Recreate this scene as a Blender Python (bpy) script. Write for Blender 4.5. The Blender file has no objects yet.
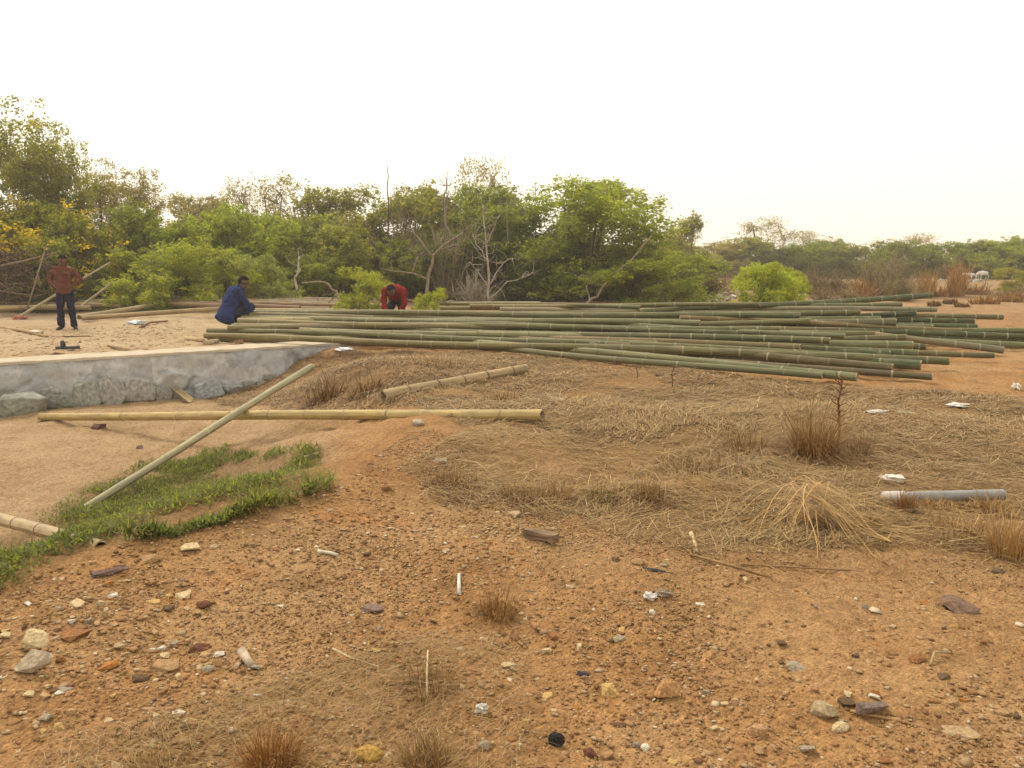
import bpy, bmesh, math, random
import numpy as np
from mathutils import Vector, Matrix
R = math.radians
rng = np.random.default_rng(7)
random.seed(7)
S = bpy.context.scene
COL = S.collection

# ------------------------------------------------------------------ camera, sky, sun, exposure
F, CX, CY, HOR = 797.0, 512.0, 384.0, 256.0
PITCH = math.atan((CY - HOR) / F)
CAMZ = 1.6
cam_d = bpy.data.cameras.new('camera')
cam = bpy.data.objects.new('camera', cam_d); COL.objects.link(cam)
cam_d.sensor_width = 36.0; cam_d.lens = 36.0 * F / 1024
cam_d.clip_start = 0.05; cam_d.clip_end = 3000
cam.location = (0, 0, CAMZ); cam.rotation_euler = (math.pi / 2 - PITCH, 0, 0)
S.camera = cam

SUN_EL, SUN_AZ = R(52), R(-38)            # azimuth measured from +Y towards +X
W = bpy.data.worlds.new('World'); S.world = W; W.use_nodes = True
nt = W.node_tree; nt.nodes.clear()
out = nt.nodes.new('ShaderNodeOutputWorld'); bg = nt.nodes.new('ShaderNodeBackground')
sky = nt.nodes.new('ShaderNodeTexSky'); sky.sky_type = 'NISHITA'; sky.sun_disc = False
sky.sun_elevation = SUN_EL; sky.sun_rotation = SUN_AZ; sky.dust_density = 6.0; sky.air_density = 1.0; sky.ozone_density = 0.6
mixw = nt.nodes.new('ShaderNodeMix'); mixw.data_type = 'RGBA'; mixw.inputs['Factor'].default_value = 0.80
mixw.inputs[7].default_value = (10.4, 9.55, 8.0, 1)     # the haze veil over the whole sky
nt.links.new(sky.outputs[0], mixw.inputs[6]); nt.links.new(mixw.outputs[2], bg.inputs[0])
bg.inputs[1].default_value = 0.105
nt.links.new(bg.outputs[0], out.inputs[0])
sl = bpy.data.lights.new('sun', 'SUN'); sl.energy = 1.7; sl.angle = R(14); sl.color = (1.0, 0.92, 0.78)
sun = bpy.data.objects.new('sun', sl); COL.objects.link(sun)
sd = Vector((math.sin(SUN_AZ) * math.cos(SUN_EL), math.cos(SUN_AZ) * math.cos(SUN_EL), math.sin(SUN_EL)))
sun.rotation_euler = sd.to_track_quat('Z', 'Y').to_euler()
S.view_settings.view_transform = 'Standard'; S.view_settings.look = 'None'
S.view_settings.exposure = 0.5; S.view_settings.gamma = 1.0
S.cycles.max_bounces = 8; S.cycles.diffuse_bounces = 4; S.cycles.transmission_bounces = 5; S.cycles.transparent_max_bounces = 6; S.cycles.volume_bounces = 3
S.cycles.use_denoising = True

# ------------------------------------------------------------------ numeric helpers
def hash2(ix, iy, seed):
    h = (ix.astype(np.int64) * 374761393 + iy.astype(np.int64) * 668265263 + seed * 974634777) & 0xFFFFFFFF
    h = ((h ^ (h >> 13)) * 1274126177) & 0xFFFFFFFF
    return ((h ^ (h >> 16)) & 0xFFFF) / 65535.0

def vnoise(x, y, seed=0):
    ix = np.floor(x); iy = np.floor(y); fx = x - ix; fy = y - iy
    fx = fx * fx * (3 - 2 * fx); fy = fy * fy * (3 - 2 * fy)
    a = hash2(ix, iy, seed); b = hash2(ix + 1, iy, seed); c = hash2(ix, iy + 1, seed); d = hash2(ix + 1, iy + 1, seed)
    return (a + (b - a) * fx) * (1 - fy) + (c + (d - c) * fx) * fy

def fbm(x, y, freq, oct=4, seed=0, gain=0.5):
    s = 0; a = 1; t = 0
    for i in range(oct):
        s = s + a * (vnoise(x * freq + 17.3 * i, y * freq - 9.1 * i, seed + i) - 0.5); t += a; a *= gain; freq *= 2.03
    return s / t * 2

def sstep(t):
    t = np.clip(t, 0, 1); return t * t * (3 - 2 * t)

def ray(px, py):
    f = np.array([0, math.cos(PITCH), -math.sin(PITCH)]); u = np.array([0, math.sin(PITCH), math.cos(PITCH)])
    return f + np.array([1, 0, 0]) * ((px - CX) / F) + u * (-(py - CY) / F)

def onz(px, py, z=0.0):
    d = ray(px, py); t = (z - CAMZ) / d[2]
    return np.array([0, 0, CAMZ]) + d * t

def atd(px, py, depth):                     # point at a given ground distance (y)
    d = ray(px, py); return np.array([0, 0, CAMZ]) + d * (depth / d[1])

def seg_sd(x, y, poly, widths=None):
    """inside mask and min over edges of (distance / width)"""
    n = len(poly); inside = np.zeros(x.shape, bool); best = np.full(x.shape, 1e9)
    for i in range(n):
        ax, ay = poly[i]; bx, by = poly[(i + 1) % n]
        c = ((ay > y) != (by > y)) & (x < (bx - ax) * (y - ay) / ((by - ay) if by != ay else 1e-9) + ax)
        inside ^= c
        dx, dy = bx - ax, by - ay; L2 = dx * dx + dy * dy + 1e-12
        t = np.clip(((x - ax) * dx + (y - ay) * dy) / L2, 0, 1)
        d = np.hypot(x - ax - t * dx, y - ay - t * dy)
        if widths is not None: d = d / widths[i]
        best = np.minimum(best, d)
    return inside, best

def pmask(x, y, poly, soft):
    ins, d = seg_sd(x, y, poly)
    sd_ = np.where(ins, d, -d)
    return sstep(0.5 + sd_ / (2 * soft))

# ------------------------------------------------------------------ terrain
def P2(px, py, z=0.0): p = onz(px, py, z); return (p[0], p[1])
WA = np.array(P2(0, 366)); WB = np.array(P2(346, 345))
wd = (WA - WB) / np.linalg.norm(WA - WB); wn = np.array([-wd[1], wd[0]])
if wn[1] > 0: wn = -wn                       # outward normal of the wall face (towards the basin)
WS = WA + wd * 6.0                           # the wall goes on past the frame
back = -wn * 0.33
BASIN = [tuple(WS + back), tuple(WB + back + wd * 0.1), P2(425, 369), P2(462, 402), P2(452, 425), P2(402, 456), P2(330, 484),
         P2(215, 515), P2(115, 546), P2(0, 600), (-3.2, 2.2), (-6, -1.0), (-13, -2.0), (-16, 6)]
BW = [0.28, 2.6, 3.0, 2.6, 2.0, 1.4, 1.25, 1.15, 1.1, 1.1, 1.2, 1.5, 2, 2]
BD = 0.68
CREST = [P2(-60, 650), P2(60, 590), P2(200, 535), P2(345, 492), P2(425, 452)]
DIP = WB + wd * 0.9 + wn * 0.9

def hgt(x, y, fine=False):
    x = np.asarray(x, float); y = np.asarray(y, float)
    ins, d = seg_sd(x, y, BASIN, BW)
    wob = 0.16 * fbm(x, y, 0.9, 3, 5)
    h = np.where(ins, -BD * sstep(d + wob * np.clip(d * 3, 0, 1)), 0.0)
    dist = np.hypot(x, y)
    h = h + 0.055 * fbm(x, y, 0.55, 3, 11) * np.clip(dist / 4, 0.3, 1.5)
    h = h + 0.10 * np.exp(-(((x + 1.4) / 1.0) ** 2 + ((y - 10.9) / 1.2) ** 2))
    h = h + 0.05 * np.exp(-(((x - 0.35) / 1.2) ** 2 + ((y - 5.3) / 0.5) ** 2))
    for (ax_, ay_), (bx_, by_) in zip(CREST, CREST[1:]):
        t_ = np.clip(((x - ax_) * (bx_ - ax_) + (y - ay_) * (by_ - ay_)) / ((bx_ - ax_) ** 2 + (by_ - ay_) ** 2), 0, 1); e_ = np.hypot(x - ax_ - t_ * (bx_ - ax_), y - ay_ - t_ * (by_ - ay_)); cr_ = np.exp(-(e_ / .6) ** 2) if ax_ == CREST[0][0] else np.maximum(cr_, np.exp(-(e_ / .6) ** 2))
    h = h + 0.13 * cr_
    h = h - 0.16 * np.exp(-(((x - DIP[0]) / 1.5) ** 2 + ((y - DIP[1]) / 0.8) ** 2))
    if fine:
        plat = PLATMASK(x, y)
        a = np.clip(1.5 - dist / 40, 0.1, 1)
        h = h + a * (0.026 * fbm(x, y, 3.1, 3, 21) + 0.022 * fbm(x, y, 10, 3, 31, .65) * (1 - 0.4 * plat))
        n = fbm(x, y, 7.0, 2, 41)
        ib, db = seg_sd(x, y, BASIN, BW); h = h + np.where(ib, sstep(db), 0) * .045 * np.abs(fbm(x, y, 2.2, 3, 55))
        h = h + 0.018 * np.clip(n - 0.25, 0, 1) * (dist < 12)
        h = h + 0.05 * plat * np.abs(fbm(x, y, 1.6, 3, 51))
    return h

PLAT = [P2(-900, 362), tuple(WS + wn * 0.02), tuple(WB + wn * 0.02), P2(380, 338), P2(300, 320), P2(380, 305), P2(300, 298), P2(-100, 298), P2(-1200, 300)]
def PLATMASK(x, y): return pmask(x, y, PLAT, 0.35)

def at(px, py, up=0.0):
    d = ray(px, py); ts = np.concatenate([np.linspace(1.2, 12, 700), np.linspace(12, 150, 2500)[1:]])
    pts = np.array([0, 0, CAMZ])[None] + ts[:, None] * d[None]
    below = pts[:, 2] < hgt(pts[:, 0], pts[:, 1])
    i = int(np.argmax(below)) if below.any() else len(ts) - 1
    a, b = ts[max(i - 1, 0)], ts[i]
    for _ in range(18):
        m = (a + b) / 2; p = np.array([0, 0, CAMZ]) + m * d
        if p[2] < float(hgt(p[0], p[1])): b = m
        else: a = m
    p = np.array([0, 0, CAMZ]) + b * d
    return Vector((p[0], p[1], p[2] + up))

def gz(x, y): return float(hgt(np.array([x]), np.array([y]), True)[0])

# ------------------------------------------------------------------ materials
def mat(name, rough=0.9, spec=0.2):
    m = bpy.data.materials.new(name); m.use_nodes = True
    b = m.node_tree.nodes['Principled BSDF']
    b.inputs['Roughness'].default_value = rough; b.inputs['Specular IOR Level'].default_value = spec
    return m, m.node_tree, b

def N(t, kind, **kw):
    n = t.nodes.new(kind)
    for k, v in kw.items():
        if k.startswith('i_'): n.inputs[k[2:].replace('_', ' ')].default_value = v
        else: setattr(n, k, v)
    return n

def ramp(t, src, stops):
    r = t.nodes.new('ShaderNodeValToRGB'); e = r.color_ramp.elements
    while len(e) < len(stops): e.new(0.5)
    for el, (p, c) in zip(e, stops):
        el.position = p; el.color = (*c, 1) if len(c) == 3 else c
    t.links.new(src, r.inputs[0]); return r.outputs[0]

def mul(t, a, b, fac=1.0, mode='MULTIPLY'):
    m = t.nodes.new('ShaderNodeMix'); m.data_type = 'RGBA'; m.blend_type = mode; m.inputs['Factor'].default_value = fac
    for s, i in ((a, 6), (b, 7)):
        if isinstance(s, tuple): m.inputs[i].default_value = (*s, 1)
        else: t.links.new(s, m.inputs[i])
    return m.outputs[2]

def noise(t, scale, detail=4, vec=None, rough=0.6):
    n = N(t, 'ShaderNodeTexNoise'); n.inputs['Scale'].default_value = scale; n.inputs['Detail'].default_value = detail
    n.inputs['Roughness'].default_value = rough
    if vec is not None: t.links.new(vec, n.inputs['Vector'])
    return n.outputs[0]

def bump(t, b, h, strength=0.4, dist=0.02):
    n = N(t, 'ShaderNodeBump'); n.inputs['Strength'].default_value = strength; n.inputs['Distance'].default_value = dist
    t.links.new(h, n.inputs['Height']); t.links.new(n.outputs[0], b.inputs['Normal'])

def obj_color_mat(name, rough=0.9, scale=25, lo=0.6, hi=1.3, bumps=0.4, spec=0.2, dist=0.01):
    """base colour from the object's own colour, broken up by noise"""
    m, t, b = mat(name, rough, spec)
    oi = N(t, 'ShaderNodeObjectInfo'); tc = N(t, 'ShaderNodeTexCoord')
    n = noise(t, scale, 5, tc.outputs['Object'])
    c = mul(t, oi.outputs['Color'], ramp(t, n, [(0.3, (lo,) * 3), (0.7, (hi,) * 3)]))
    t.links.new(c, b.inputs['Base Color']); bump(t, b, n, bumps, dist)
    return m

M_STONE = obj_color_mat('stone', 0.95, 9, 0.55, 1.4, 0.6, 0.1)
M_CLOTH = obj_color_mat('cloth', 0.95, 9, 0.62, 1.3, 0.5, 0.1, 0.02)
M_SKIN = obj_color_mat('skin', 0.6, 9, 0.9, 1.1, 0.05)
M_HAIR = obj_color_mat('hair', 0.9, 60, 0.6, 1.3, 0.5, 0.03)
M_PLASTIC = obj_color_mat('plastic', 0.45, 18, 0.8, 1.1, 0.2, 0.4)
M_WOOD = obj_color_mat('weathered_wood', 0.9, 18, 0.6, 1.25, 0.4)

def leaf_mat(name):
    m, t, b = mat(name, 0.6, 0.25)
    oi = N(t, 'ShaderNodeObjectInfo'); at_ = N(t, 'ShaderNodeAttribute', attribute_name='var')
    tint = ramp(t, at_.outputs['Fac'], [(0.0, (0.55, 0.6, 0.6)), (0.5, (1, 1, 1)), (0.9, (1.35, 1.25, 0.9)), (1.0, (1.5, 1.22, 0.7))])
    c = mul(t, oi.outputs['Color'], tint)
    t.links.new(c, b.inputs['Base Color'])
    tr = N(t, 'ShaderNodeBsdfTranslucent'); t.links.new(mul(t, c, (1.35, 1.45, 0.75)), tr.inputs[0])
    mx = N(t, 'ShaderNodeMixShader'); mx.inputs[0].default_value = 0.55
    t.links.new(b.outputs[0], mx.inputs[1]); t.links.new(tr.outputs[0], mx.inputs[2])
    t.links.new(mx.outputs[0], t.nodes['Material Output'].inputs[0])
    return m
M_LEAF = leaf_mat('leaf')

def straw_mat():
    m, t, b = mat('dry_straw', 0.75, 0.25)
    a = N(t, 'ShaderNodeAttribute', attribute_name='var')
    c = ramp(t, a.outputs['Fac'], [(0, (0.085, 0.048, 0.02)), (0.3, (0.185, 0.11, 0.043)), (0.6, (0.295, 0.185, 0.074)), (0.88, (0.46, 0.32, 0.145)), (1, (0.30, 0.235, 0.155))])
    oi = N(t, 'ShaderNodeObjectInfo')
    t.links.new(mul(t, c, oi.outputs['Color']), b.inputs['Base Color'])
    return m
M_STRAW = straw_mat()

def bark_mat():
    m, t, b = mat('bark', 0.95, 0.1)
    oi = N(t, 'ShaderNodeObjectInfo'); tc = N(t, 'ShaderNodeTexCoord')
    mp = N(t, 'ShaderNodeMapping'); mp.inputs['Scale'].default_value = (9, 9, 2.5); t.links.new(tc.outputs['Object'], mp.inputs[0])
    n = noise(t, 1.6, 5, mp.outputs[0])
    t.links.new(mul(t, oi.outputs['Color'], ramp(t, n, [(0.3, (0.55,) * 3), (0.7, (1.3,) * 3)])), b.inputs['Base Color']); bump(t, b, n, 0.5, 0.02)
    return m
M_BARK = bark_mat()

def bamboo_mat():
    """colour from the object, patched along the length (u = metres along, v = round the culm)"""
    m, t, b = mat('bamboo_skin', 0.62, 0.25)
    oi = N(t, 'ShaderNodeObjectInfo'); uv = N(t, 'ShaderNodeUVMap')
    add = N(t, 'ShaderNodeVectorMath', operation='ADD')
    sc = N(t, 'ShaderNodeVectorMath', operation='SCALE'); sc.inputs['Scale'].default_value = 37.0
    cmb = N(t, 'ShaderNodeCombineXYZ'); t.links.new(oi.outputs['Random'], cmb.inputs[0]); t.links.new(oi.outputs['Random'], cmb.inputs[2])
    t.links.new(cmb.outputs[0], sc.inputs[0]); t.links.new(uv.outputs[0], add.inputs[0]); t.links.new(sc.outputs[0], add.inputs[1])
    mp = N(t, 'ShaderNodeMapping'); mp.inputs['Scale'].default_value = (1.3, 2.0, 1); t.links.new(add.outputs[0], mp.inputs[0])
    n1 = noise(t, 1.6, 5, mp.outputs[0])
    mp2 = N(t, 'ShaderNodeMapping'); mp2.inputs['Scale'].default_value = (2.5, 26.0, 1); t.links.new(add.outputs[0], mp2.inputs[0])
    n2 = noise(t, 1.5, 4, mp2.outputs[0])
    c = mul(t, oi.outputs['Color'], ramp(t, n1, [(0.25, (0.62, 0.66, 0.66)), (0.5, (1, 1, 1)), (0.72, (1.35, 1.28, 1.15))]))
    c = mul(t, c, ramp(t, n2, [(0.3, (0.78, 0.78, 0.78)), (0.7, (1.2, 1.18, 1.12))]))
    n3 = noise(t, 2.3, 6, mp.outputs[0], 0.7)
    al = N(t, 'ShaderNodeAttribute', attribute_name='along')
    c = mul(t, c, ramp(t, al.outputs['Fac'], [(0.0, (1.35, 1.2, 1.15)), (0.45, (1.2, 1.13, 1.1)), (0.85, (0.95, 1.0, 1.0))]))
    mx = N(t, 'ShaderNodeMix'); mx.data_type = 'RGBA'; t.links.new(ramp(t, n3, [(0.52, (0, 0, 0)), (0.68, (0.75,) * 3)]), mx.inputs['Factor'])
    t.links.new(c, mx.inputs[6]); mx.inputs[7].default_value = (0.20, 0.155, 0.08, 1)
    t.links.new(mx.outputs[2], b.inputs['Base Color']); bump(t, b, n2, 0.12, 0.004)
    return m
M_BAMBOO = bamboo_mat()
M_RING = obj_color_mat('bamboo_joint', 0.75, 60, 0.7, 1.2, 0.2)
def cut_mat():
    m, t, b = mat('bamboo_cut', 0.85, 0.1)
    tc = N(t, 'ShaderNodeTexCoord'); n = noise(t, 60, 4, tc.outputs['Object'])
    t.links.new(ramp(t, n, [(0.3, (0.26, 0.19, 0.10)), (0.7, (0.48, 0.38, 0.22))]), b.inputs['Base Color'])
    return m
M_CUT = cut_mat()

def ground_mat():
    m, t, b = mat('ground_soil', 0.97, 0.08)
    a = N(t, 'ShaderNodeAttribute', attribute_name='soil'); tc = N(t, 'ShaderNodeTexCoord'); v = tc.outputs['Object']
    n1 = noise(t, 2.2, 8, v, 0.68); n2 = noise(t, 28, 6, v, 0.7); n3 = noise(t, 120, 3, v, 0.6)
    c = mul(t, a.outputs['Color'], ramp(t, n1, [(0.28, (0.74, 0.70, 0.66)), (0.5, (1, 1, 1)), (0.74, (1.18, 1.2, 1.24))]))
    c = mul(t, c, ramp(t, n2, [(0.28, (0.58, 0.54, 0.50)), (0.5, (1, 1, 1)), (0.75, (1.3, 1.3, 1.32))]))
    vo = N(t, 'ShaderNodeTexVoronoi'); vo.inputs['Scale'].default_value = 75; t.links.new(v, vo.inputs['Vector'])
    sepc = N(t, 'ShaderNodeSeparateColor'); t.links.new(vo.outputs['Color'], sepc.inputs[0])
    spk = ramp(t, sepc.outputs[0], [(0.0, (0.55, 0.52, 0.5)), (0.10, (1, 1, 1)), (0.82, (1, 1, 1)), (0.9, (1.35, 1.4, 1.45)), (1.0, (1.15, 1.0, 0.85))])
    c = mul(t, c, spk, 0.75)
    c = mul(t, c, ramp(t, n3, [(0.3, (0.75,) * 3), (0.7, (1.2,) * 3)]))
    t.links.new(c, b.inputs['Base Color'])
    ad = N(t, 'ShaderNodeMath', operation='ADD'); t.links.new(n2, ad.inputs[0])
    m2 = N(t, 'ShaderNodeMath', operation='MULTIPLY'); t.links.new(vo.outputs['Distance'], m2.inputs[0]); m2.inputs[1].default_value = -0.5
    t.links.new(m2.outputs[0], ad.inputs[1])
    bump(t, b, ad.outputs[0], 0.7, 0.03)
    return m
M_GROUND = ground_mat()

def pebble_mat():
    m, t, b = mat('pebble', 0.9, 0.15)
    a = N(t, 'ShaderNodeAttribute', attribute_name='var')
    c = ramp(t, a.outputs['Fac'], [(0, (0.12, 0.066, 0.033)), (0.2, (0.225, 0.12, 0.048)), (0.5, (0.31, 0.178, 0.078)), (0.72, (0.33, 0.235, 0.135)), (0.88, (0.44, 0.32, 0.18)), (1, (0.54, 0.45, 0.32))])
    t.links.new(c, b.inputs['Base Color']); return m
M_PEBBLE = pebble_mat()

def wall_mat():
    m, t, b = mat('masonry', 0.92, 0.15)
    tc = N(t, 'ShaderNodeTexCoord'); v = tc.outputs['Object']
    vo = N(t, 'ShaderNodeTexVoronoi'); vo.inputs['Scale'].default_value = 2.6; vo.inputs['Randomness'].default_value = 1.0
    wob = N(t, 'ShaderNodeTexNoise'); wob.inputs['Scale'].default_value = 3.0; t.links.new(v, wob.inputs['Vector'])
    mixv = N(t, 'ShaderNodeMix'); mixv.data_type = 'RGBA'; mixv.blend_type = 'ADD'; mixv.inputs['Factor'].default_value = 0.5
    t.links.new(v, mixv.inputs[6]); t.links.new(wob.outputs['Color'], mixv.inputs[7]); t.links.new(mixv.outputs[2], vo.inputs['Vector'])
    sep = N(t, 'ShaderNodeSeparateColor'); t.links.new(vo.outputs['Color'], sep.inputs[0])
    c = ramp(t, sep.outputs[0], [(0, (0.31, 0.315, 0.31)), (0.4, (0.39, 0.39, 0.38)), (0.7, (0.46, 0.45, 0.43)), (1, (0.35, 0.355, 0.36))])
    n = noise(t, 7, 6, v, 0.7)
    c = mul(t, c, ramp(t, n, [(0.25, (0.62, 0.62, 0.60)), (0.5, (1, 1, 1)), (0.75, (1.3, 1.28, 1.24))]))
    n4 = noise(t, 1.8, 3, v)
    mx = N(t, 'ShaderNodeMix'); mx.data_type = 'RGBA'; t.links.new(ramp(t, n4, [(0.55, (0, 0, 0)), (0.75, (0.55,) * 3)]), mx.inputs['Factor'])
    t.links.new(c, mx.inputs[6]); mx.inputs[7].default_value = (0.42, 0.37, 0.28, 1)
    t.links.new(mx.outputs[2], b.inputs['Base Color']); bump(t, b, n, 0.6, 0.03)
    return m
M_WALL = wall_mat()

# ------------------------------------------------------------------ mesh helpers
def link(name, mesh, parent=None, m=None, color=None):
    o = bpy.data.objects.new(name, mesh); COL.objects.link(o)
    if m is not None and len(mesh.materials) == 0: mesh.materials.append(m)
    if parent is not None: o.parent = parent
    if color is not None: o.color = (*color, 1)
    return o

def np_mesh(name, verts, faces, var=None, smooth=False, uv=None):
    """faces: (n,k) int array of equal-sized polygons"""
    verts = np.asarray(verts, np.float32); faces = np.asarray(faces, np.int32)
    me = bpy.data.meshes.new(name); nf, k = faces.shape
    me.vertices.add(len(verts)); me.vertices.foreach_set('co', verts.ravel())
    me.loops.add(nf * k); me.loops.foreach_set('vertex_index', faces.ravel())
    me.polygons.add(nf); me.polygons.foreach_set('loop_start', np.arange(nf, dtype=np.int32) * k)
    if smooth: me.polygons.foreach_set('use_smooth', np.ones(nf, bool))
    me.update(calc_edges=True)
    if var is not None:
        a = me.attributes.new('var', 'FLOAT', 'POINT'); a.data.foreach_set('value', np.asarray(var, np.float32))
    if uv is not None:
        l = me.uv_layers.new(name='UVMap'); l.data.foreach_set('uv', np.asarray(uv, np.float32)[faces.ravel()].ravel())
    return me

def tag(o, label=None, cat=None, group=None, kind=None):
    if label: o['label'] = label
    if cat: o['category'] = cat
    if group: o['group'] = group
    if kind: o['kind'] = kind
    return o

def empty(name, loc, rz=0.0):
    o = bpy.data.objects.new(name, None); COL.objects.link(o); o.location = loc; o.rotation_euler = (0, 0, rz); o.empty_display_size = 0.1
    return o

def frames(pts):
    pts = np.asarray(pts, float); T = np.gradient(pts, axis=0); T /= np.linalg.norm(T, axis=1)[:, None] + 1e-12
    ref = np.array([0, 0, 1.0]) if abs(T[:, 2]).mean() < 0.8 else np.array([1.0, 0, 0])
    A = np.cross(T, ref); A /= np.linalg.norm(A, axis=1)[:, None] + 1e-12
    B = np.cross(A, T)
    return pts, T, A, B

def tube_arrays(pts, rad, n=8, cap=True):
    pts, T, A, B = frames(pts); rad = np.broadcast_to(np.asarray(rad, float), (len(pts),))
    th = np.linspace(0, 2 * math.pi, n, endpoint=False)
    V = pts[:, None, :] + rad[:, None, None] * (np.cos(th)[None, :, None] * A[:, None] + np.sin(th)[None, :, None] * B[:, None])
    m = len(pts); i = np.arange(m - 1)[:, None] * n; j = np.arange(n)[None]; j2 = (j + 1) % n
    Fq = np.stack([i + j, i + j2, i + n + j2, i + n + j], -1).reshape(-1, 4)
    V = V.reshape(-1, 3)
    if cap:                                    # close with a centre point
        c0, c1 = len(V), len(V) + 1
        V = np.vstack([V, pts[0], pts[-1]]); jj = np.arange(n); j2 = (jj + 1) % n
        f0 = np.stack([np.full(n, c0), j2, jj, np.full(n, c0)], -1); f1 = np.stack([np.full(n, c1), (m - 1) * n + jj, (m - 1) * n + j2, np.full(n, c1)], -1)
        return V, Fq, np.vstack([f0, f1])[:, :3]
    return V, Fq, np.zeros((0, 3), int)

class Tubes:                                    # collects tubes into one mesh
    def __init__(s): s.v = []; s.f = []; s.n = 0
    def add(s, pts, rad, n=6):
        V, q, t = tube_arrays(pts, rad, n, True)
        s.v.append(V); s.f += [tuple(x + s.n) for x in q] + [tuple(x + s.n) for x in t]; s.n += len(V)
    def mesh(s, name, smooth=True):
        me = bpy.data.meshes.new(name); me.from_pydata(np.vstack(s.v).tolist(), [], [tuple(int(i) for i in f) for f in s.f]); me.update()
        if smooth: me.polygons.foreach_set('use_smooth', np.ones(len(me.polygons), bool))
        return me

def blades_mesh(name, base, dirs, length, width, bend, var, segs=2):
    """strips from base along dirs, drooping by bend; all arrays of n"""
    n = len(base); dirs = dirs / (np.linalg.norm(dirs, axis=1)[:, None] + 1e-9)
    side = np.cross(dirs, np.array([0, 0, 1.0])); sl_ = np.linalg.norm(side, axis=1)
    bad = sl_ < 0.2; side[bad] = np.stack([np.cos(base[bad, 0] * 91), np.sin(base[bad, 0] * 91), 0 * base[bad, 0]], -1)
    side /= np.linalg.norm(side, axis=1)[:, None] + 1e-9
    lat = np.cross(dirs, side)
    V = np.zeros((n, segs + 1, 2, 3)); 
    kx = rng.normal(0, 0.35, n)
    for k in range(segs + 1):
        t = k / segs
        c = base + dirs * (length * t)[:, None] + np.array([0, 0, -1.0]) * (bend * length * t * t)[:, None] + side * (kx * length * 0.5 * t * t)[:, None]
        w = (width * (1 - 0.75 * t))[:, None] * side * 0.5
        V[:, k, 0] = c - w; V[:, k, 1] = c + w
    b = (np.arange(n) * (segs + 1) * 2)[:, None] + (np.arange(segs) * 2)[None]
    Fq = np.stack([b, b + 1, b + 3, b + 2], -1).reshape(-1, 4)
    return np_mesh(name, V.reshape(-1, 3), Fq, np.repeat(var, (segs + 1) * 2))

def sample_poly(poly, n):
    P = np.array(poly); lo, hi = P.min(0), P.max(0); out_ = np.zeros((0, 2))
    while len(out_) < n:
        q = lo + rng.random((n * 2, 2)) * (hi - lo); ins, _ = seg_sd(q[:, 0], q[:, 1], poly)
        out_ = np.vstack([out_, q[ins]])
    return out_[:n]

def wpoly(pts): return [tuple(at(*p)[:2]) for p in pts]

# ------------------------------------------------------------------ ground sheet
def axis_coords(fine, start, grow, lim):
    v = [0.0]; s = fine
    while v[-1] < lim:
        if v[-1] > start: s = max(fine, s * grow)
        v.append(v[-1] + s)
    return np.array(v)
ax = axis_coords(0.026, 3.6, 1.017, 700); xs = np.concatenate([-ax[:0:-1], ax])
ay = axis_coords(0.024, 3.5, 1.0115, 900); yneg = axis_coords(0.25, 1, 1.3, 300)
ys = np.concatenate([1.8 - yneg[:0:-1], 1.8 + ay])
GX, GY = np.meshgrid(xs, ys); gx, gy = GX.ravel(), GY.ravel()
gh = hgt(gx, gy, True)
nx, ny = len(xs), len(ys)
i = (np.arange(ny - 1)[:, None] * nx + np.arange(nx - 1)[None]).ravel()
gm = np_mesh('ground', np.stack([gx, gy, gh], -1), np.stack([i, i + 1, i + nx + 1, i + nx], -1), smooth=True)

STRAW_A = wpoly([(352, 352), (470, 352), (600, 362), (860, 388), (1024, 398), (1400, 430), (1400, 560), (1000, 560), (860, 550), (700, 560), (560, 520), (440, 500), (400, 470), (470, 430), (400, 400), (330, 400), (230, 405), (200, 392), (290, 362)])
STRAW_B = wpoly([(-60, 800), (90, 735), (230, 690), (420, 640), (520, 640), (540, 800)])
GRASS = wpoly([(-60, 600), (-40, 555), (40, 520), (95, 485), (150, 462), (225, 448), (320, 452), (330, 470), (325, 490), (250, 512), (170, 530), (90, 552), (10, 590)])
GRAVEL = wpoly([(395, 408), (430, 396), (545, 392), (560, 412)])
FARSCRUB = [P2(620, 300), P2(700, 303), P2(860, 296), P2(1200, 312), (120, 90), (-10, 90), P2(560, 290)]
LANE = wpoly([(560, 560), (720, 555), (1060, 570), (1060, 700), (900, 690), (740, 640), (640, 610)])
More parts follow.
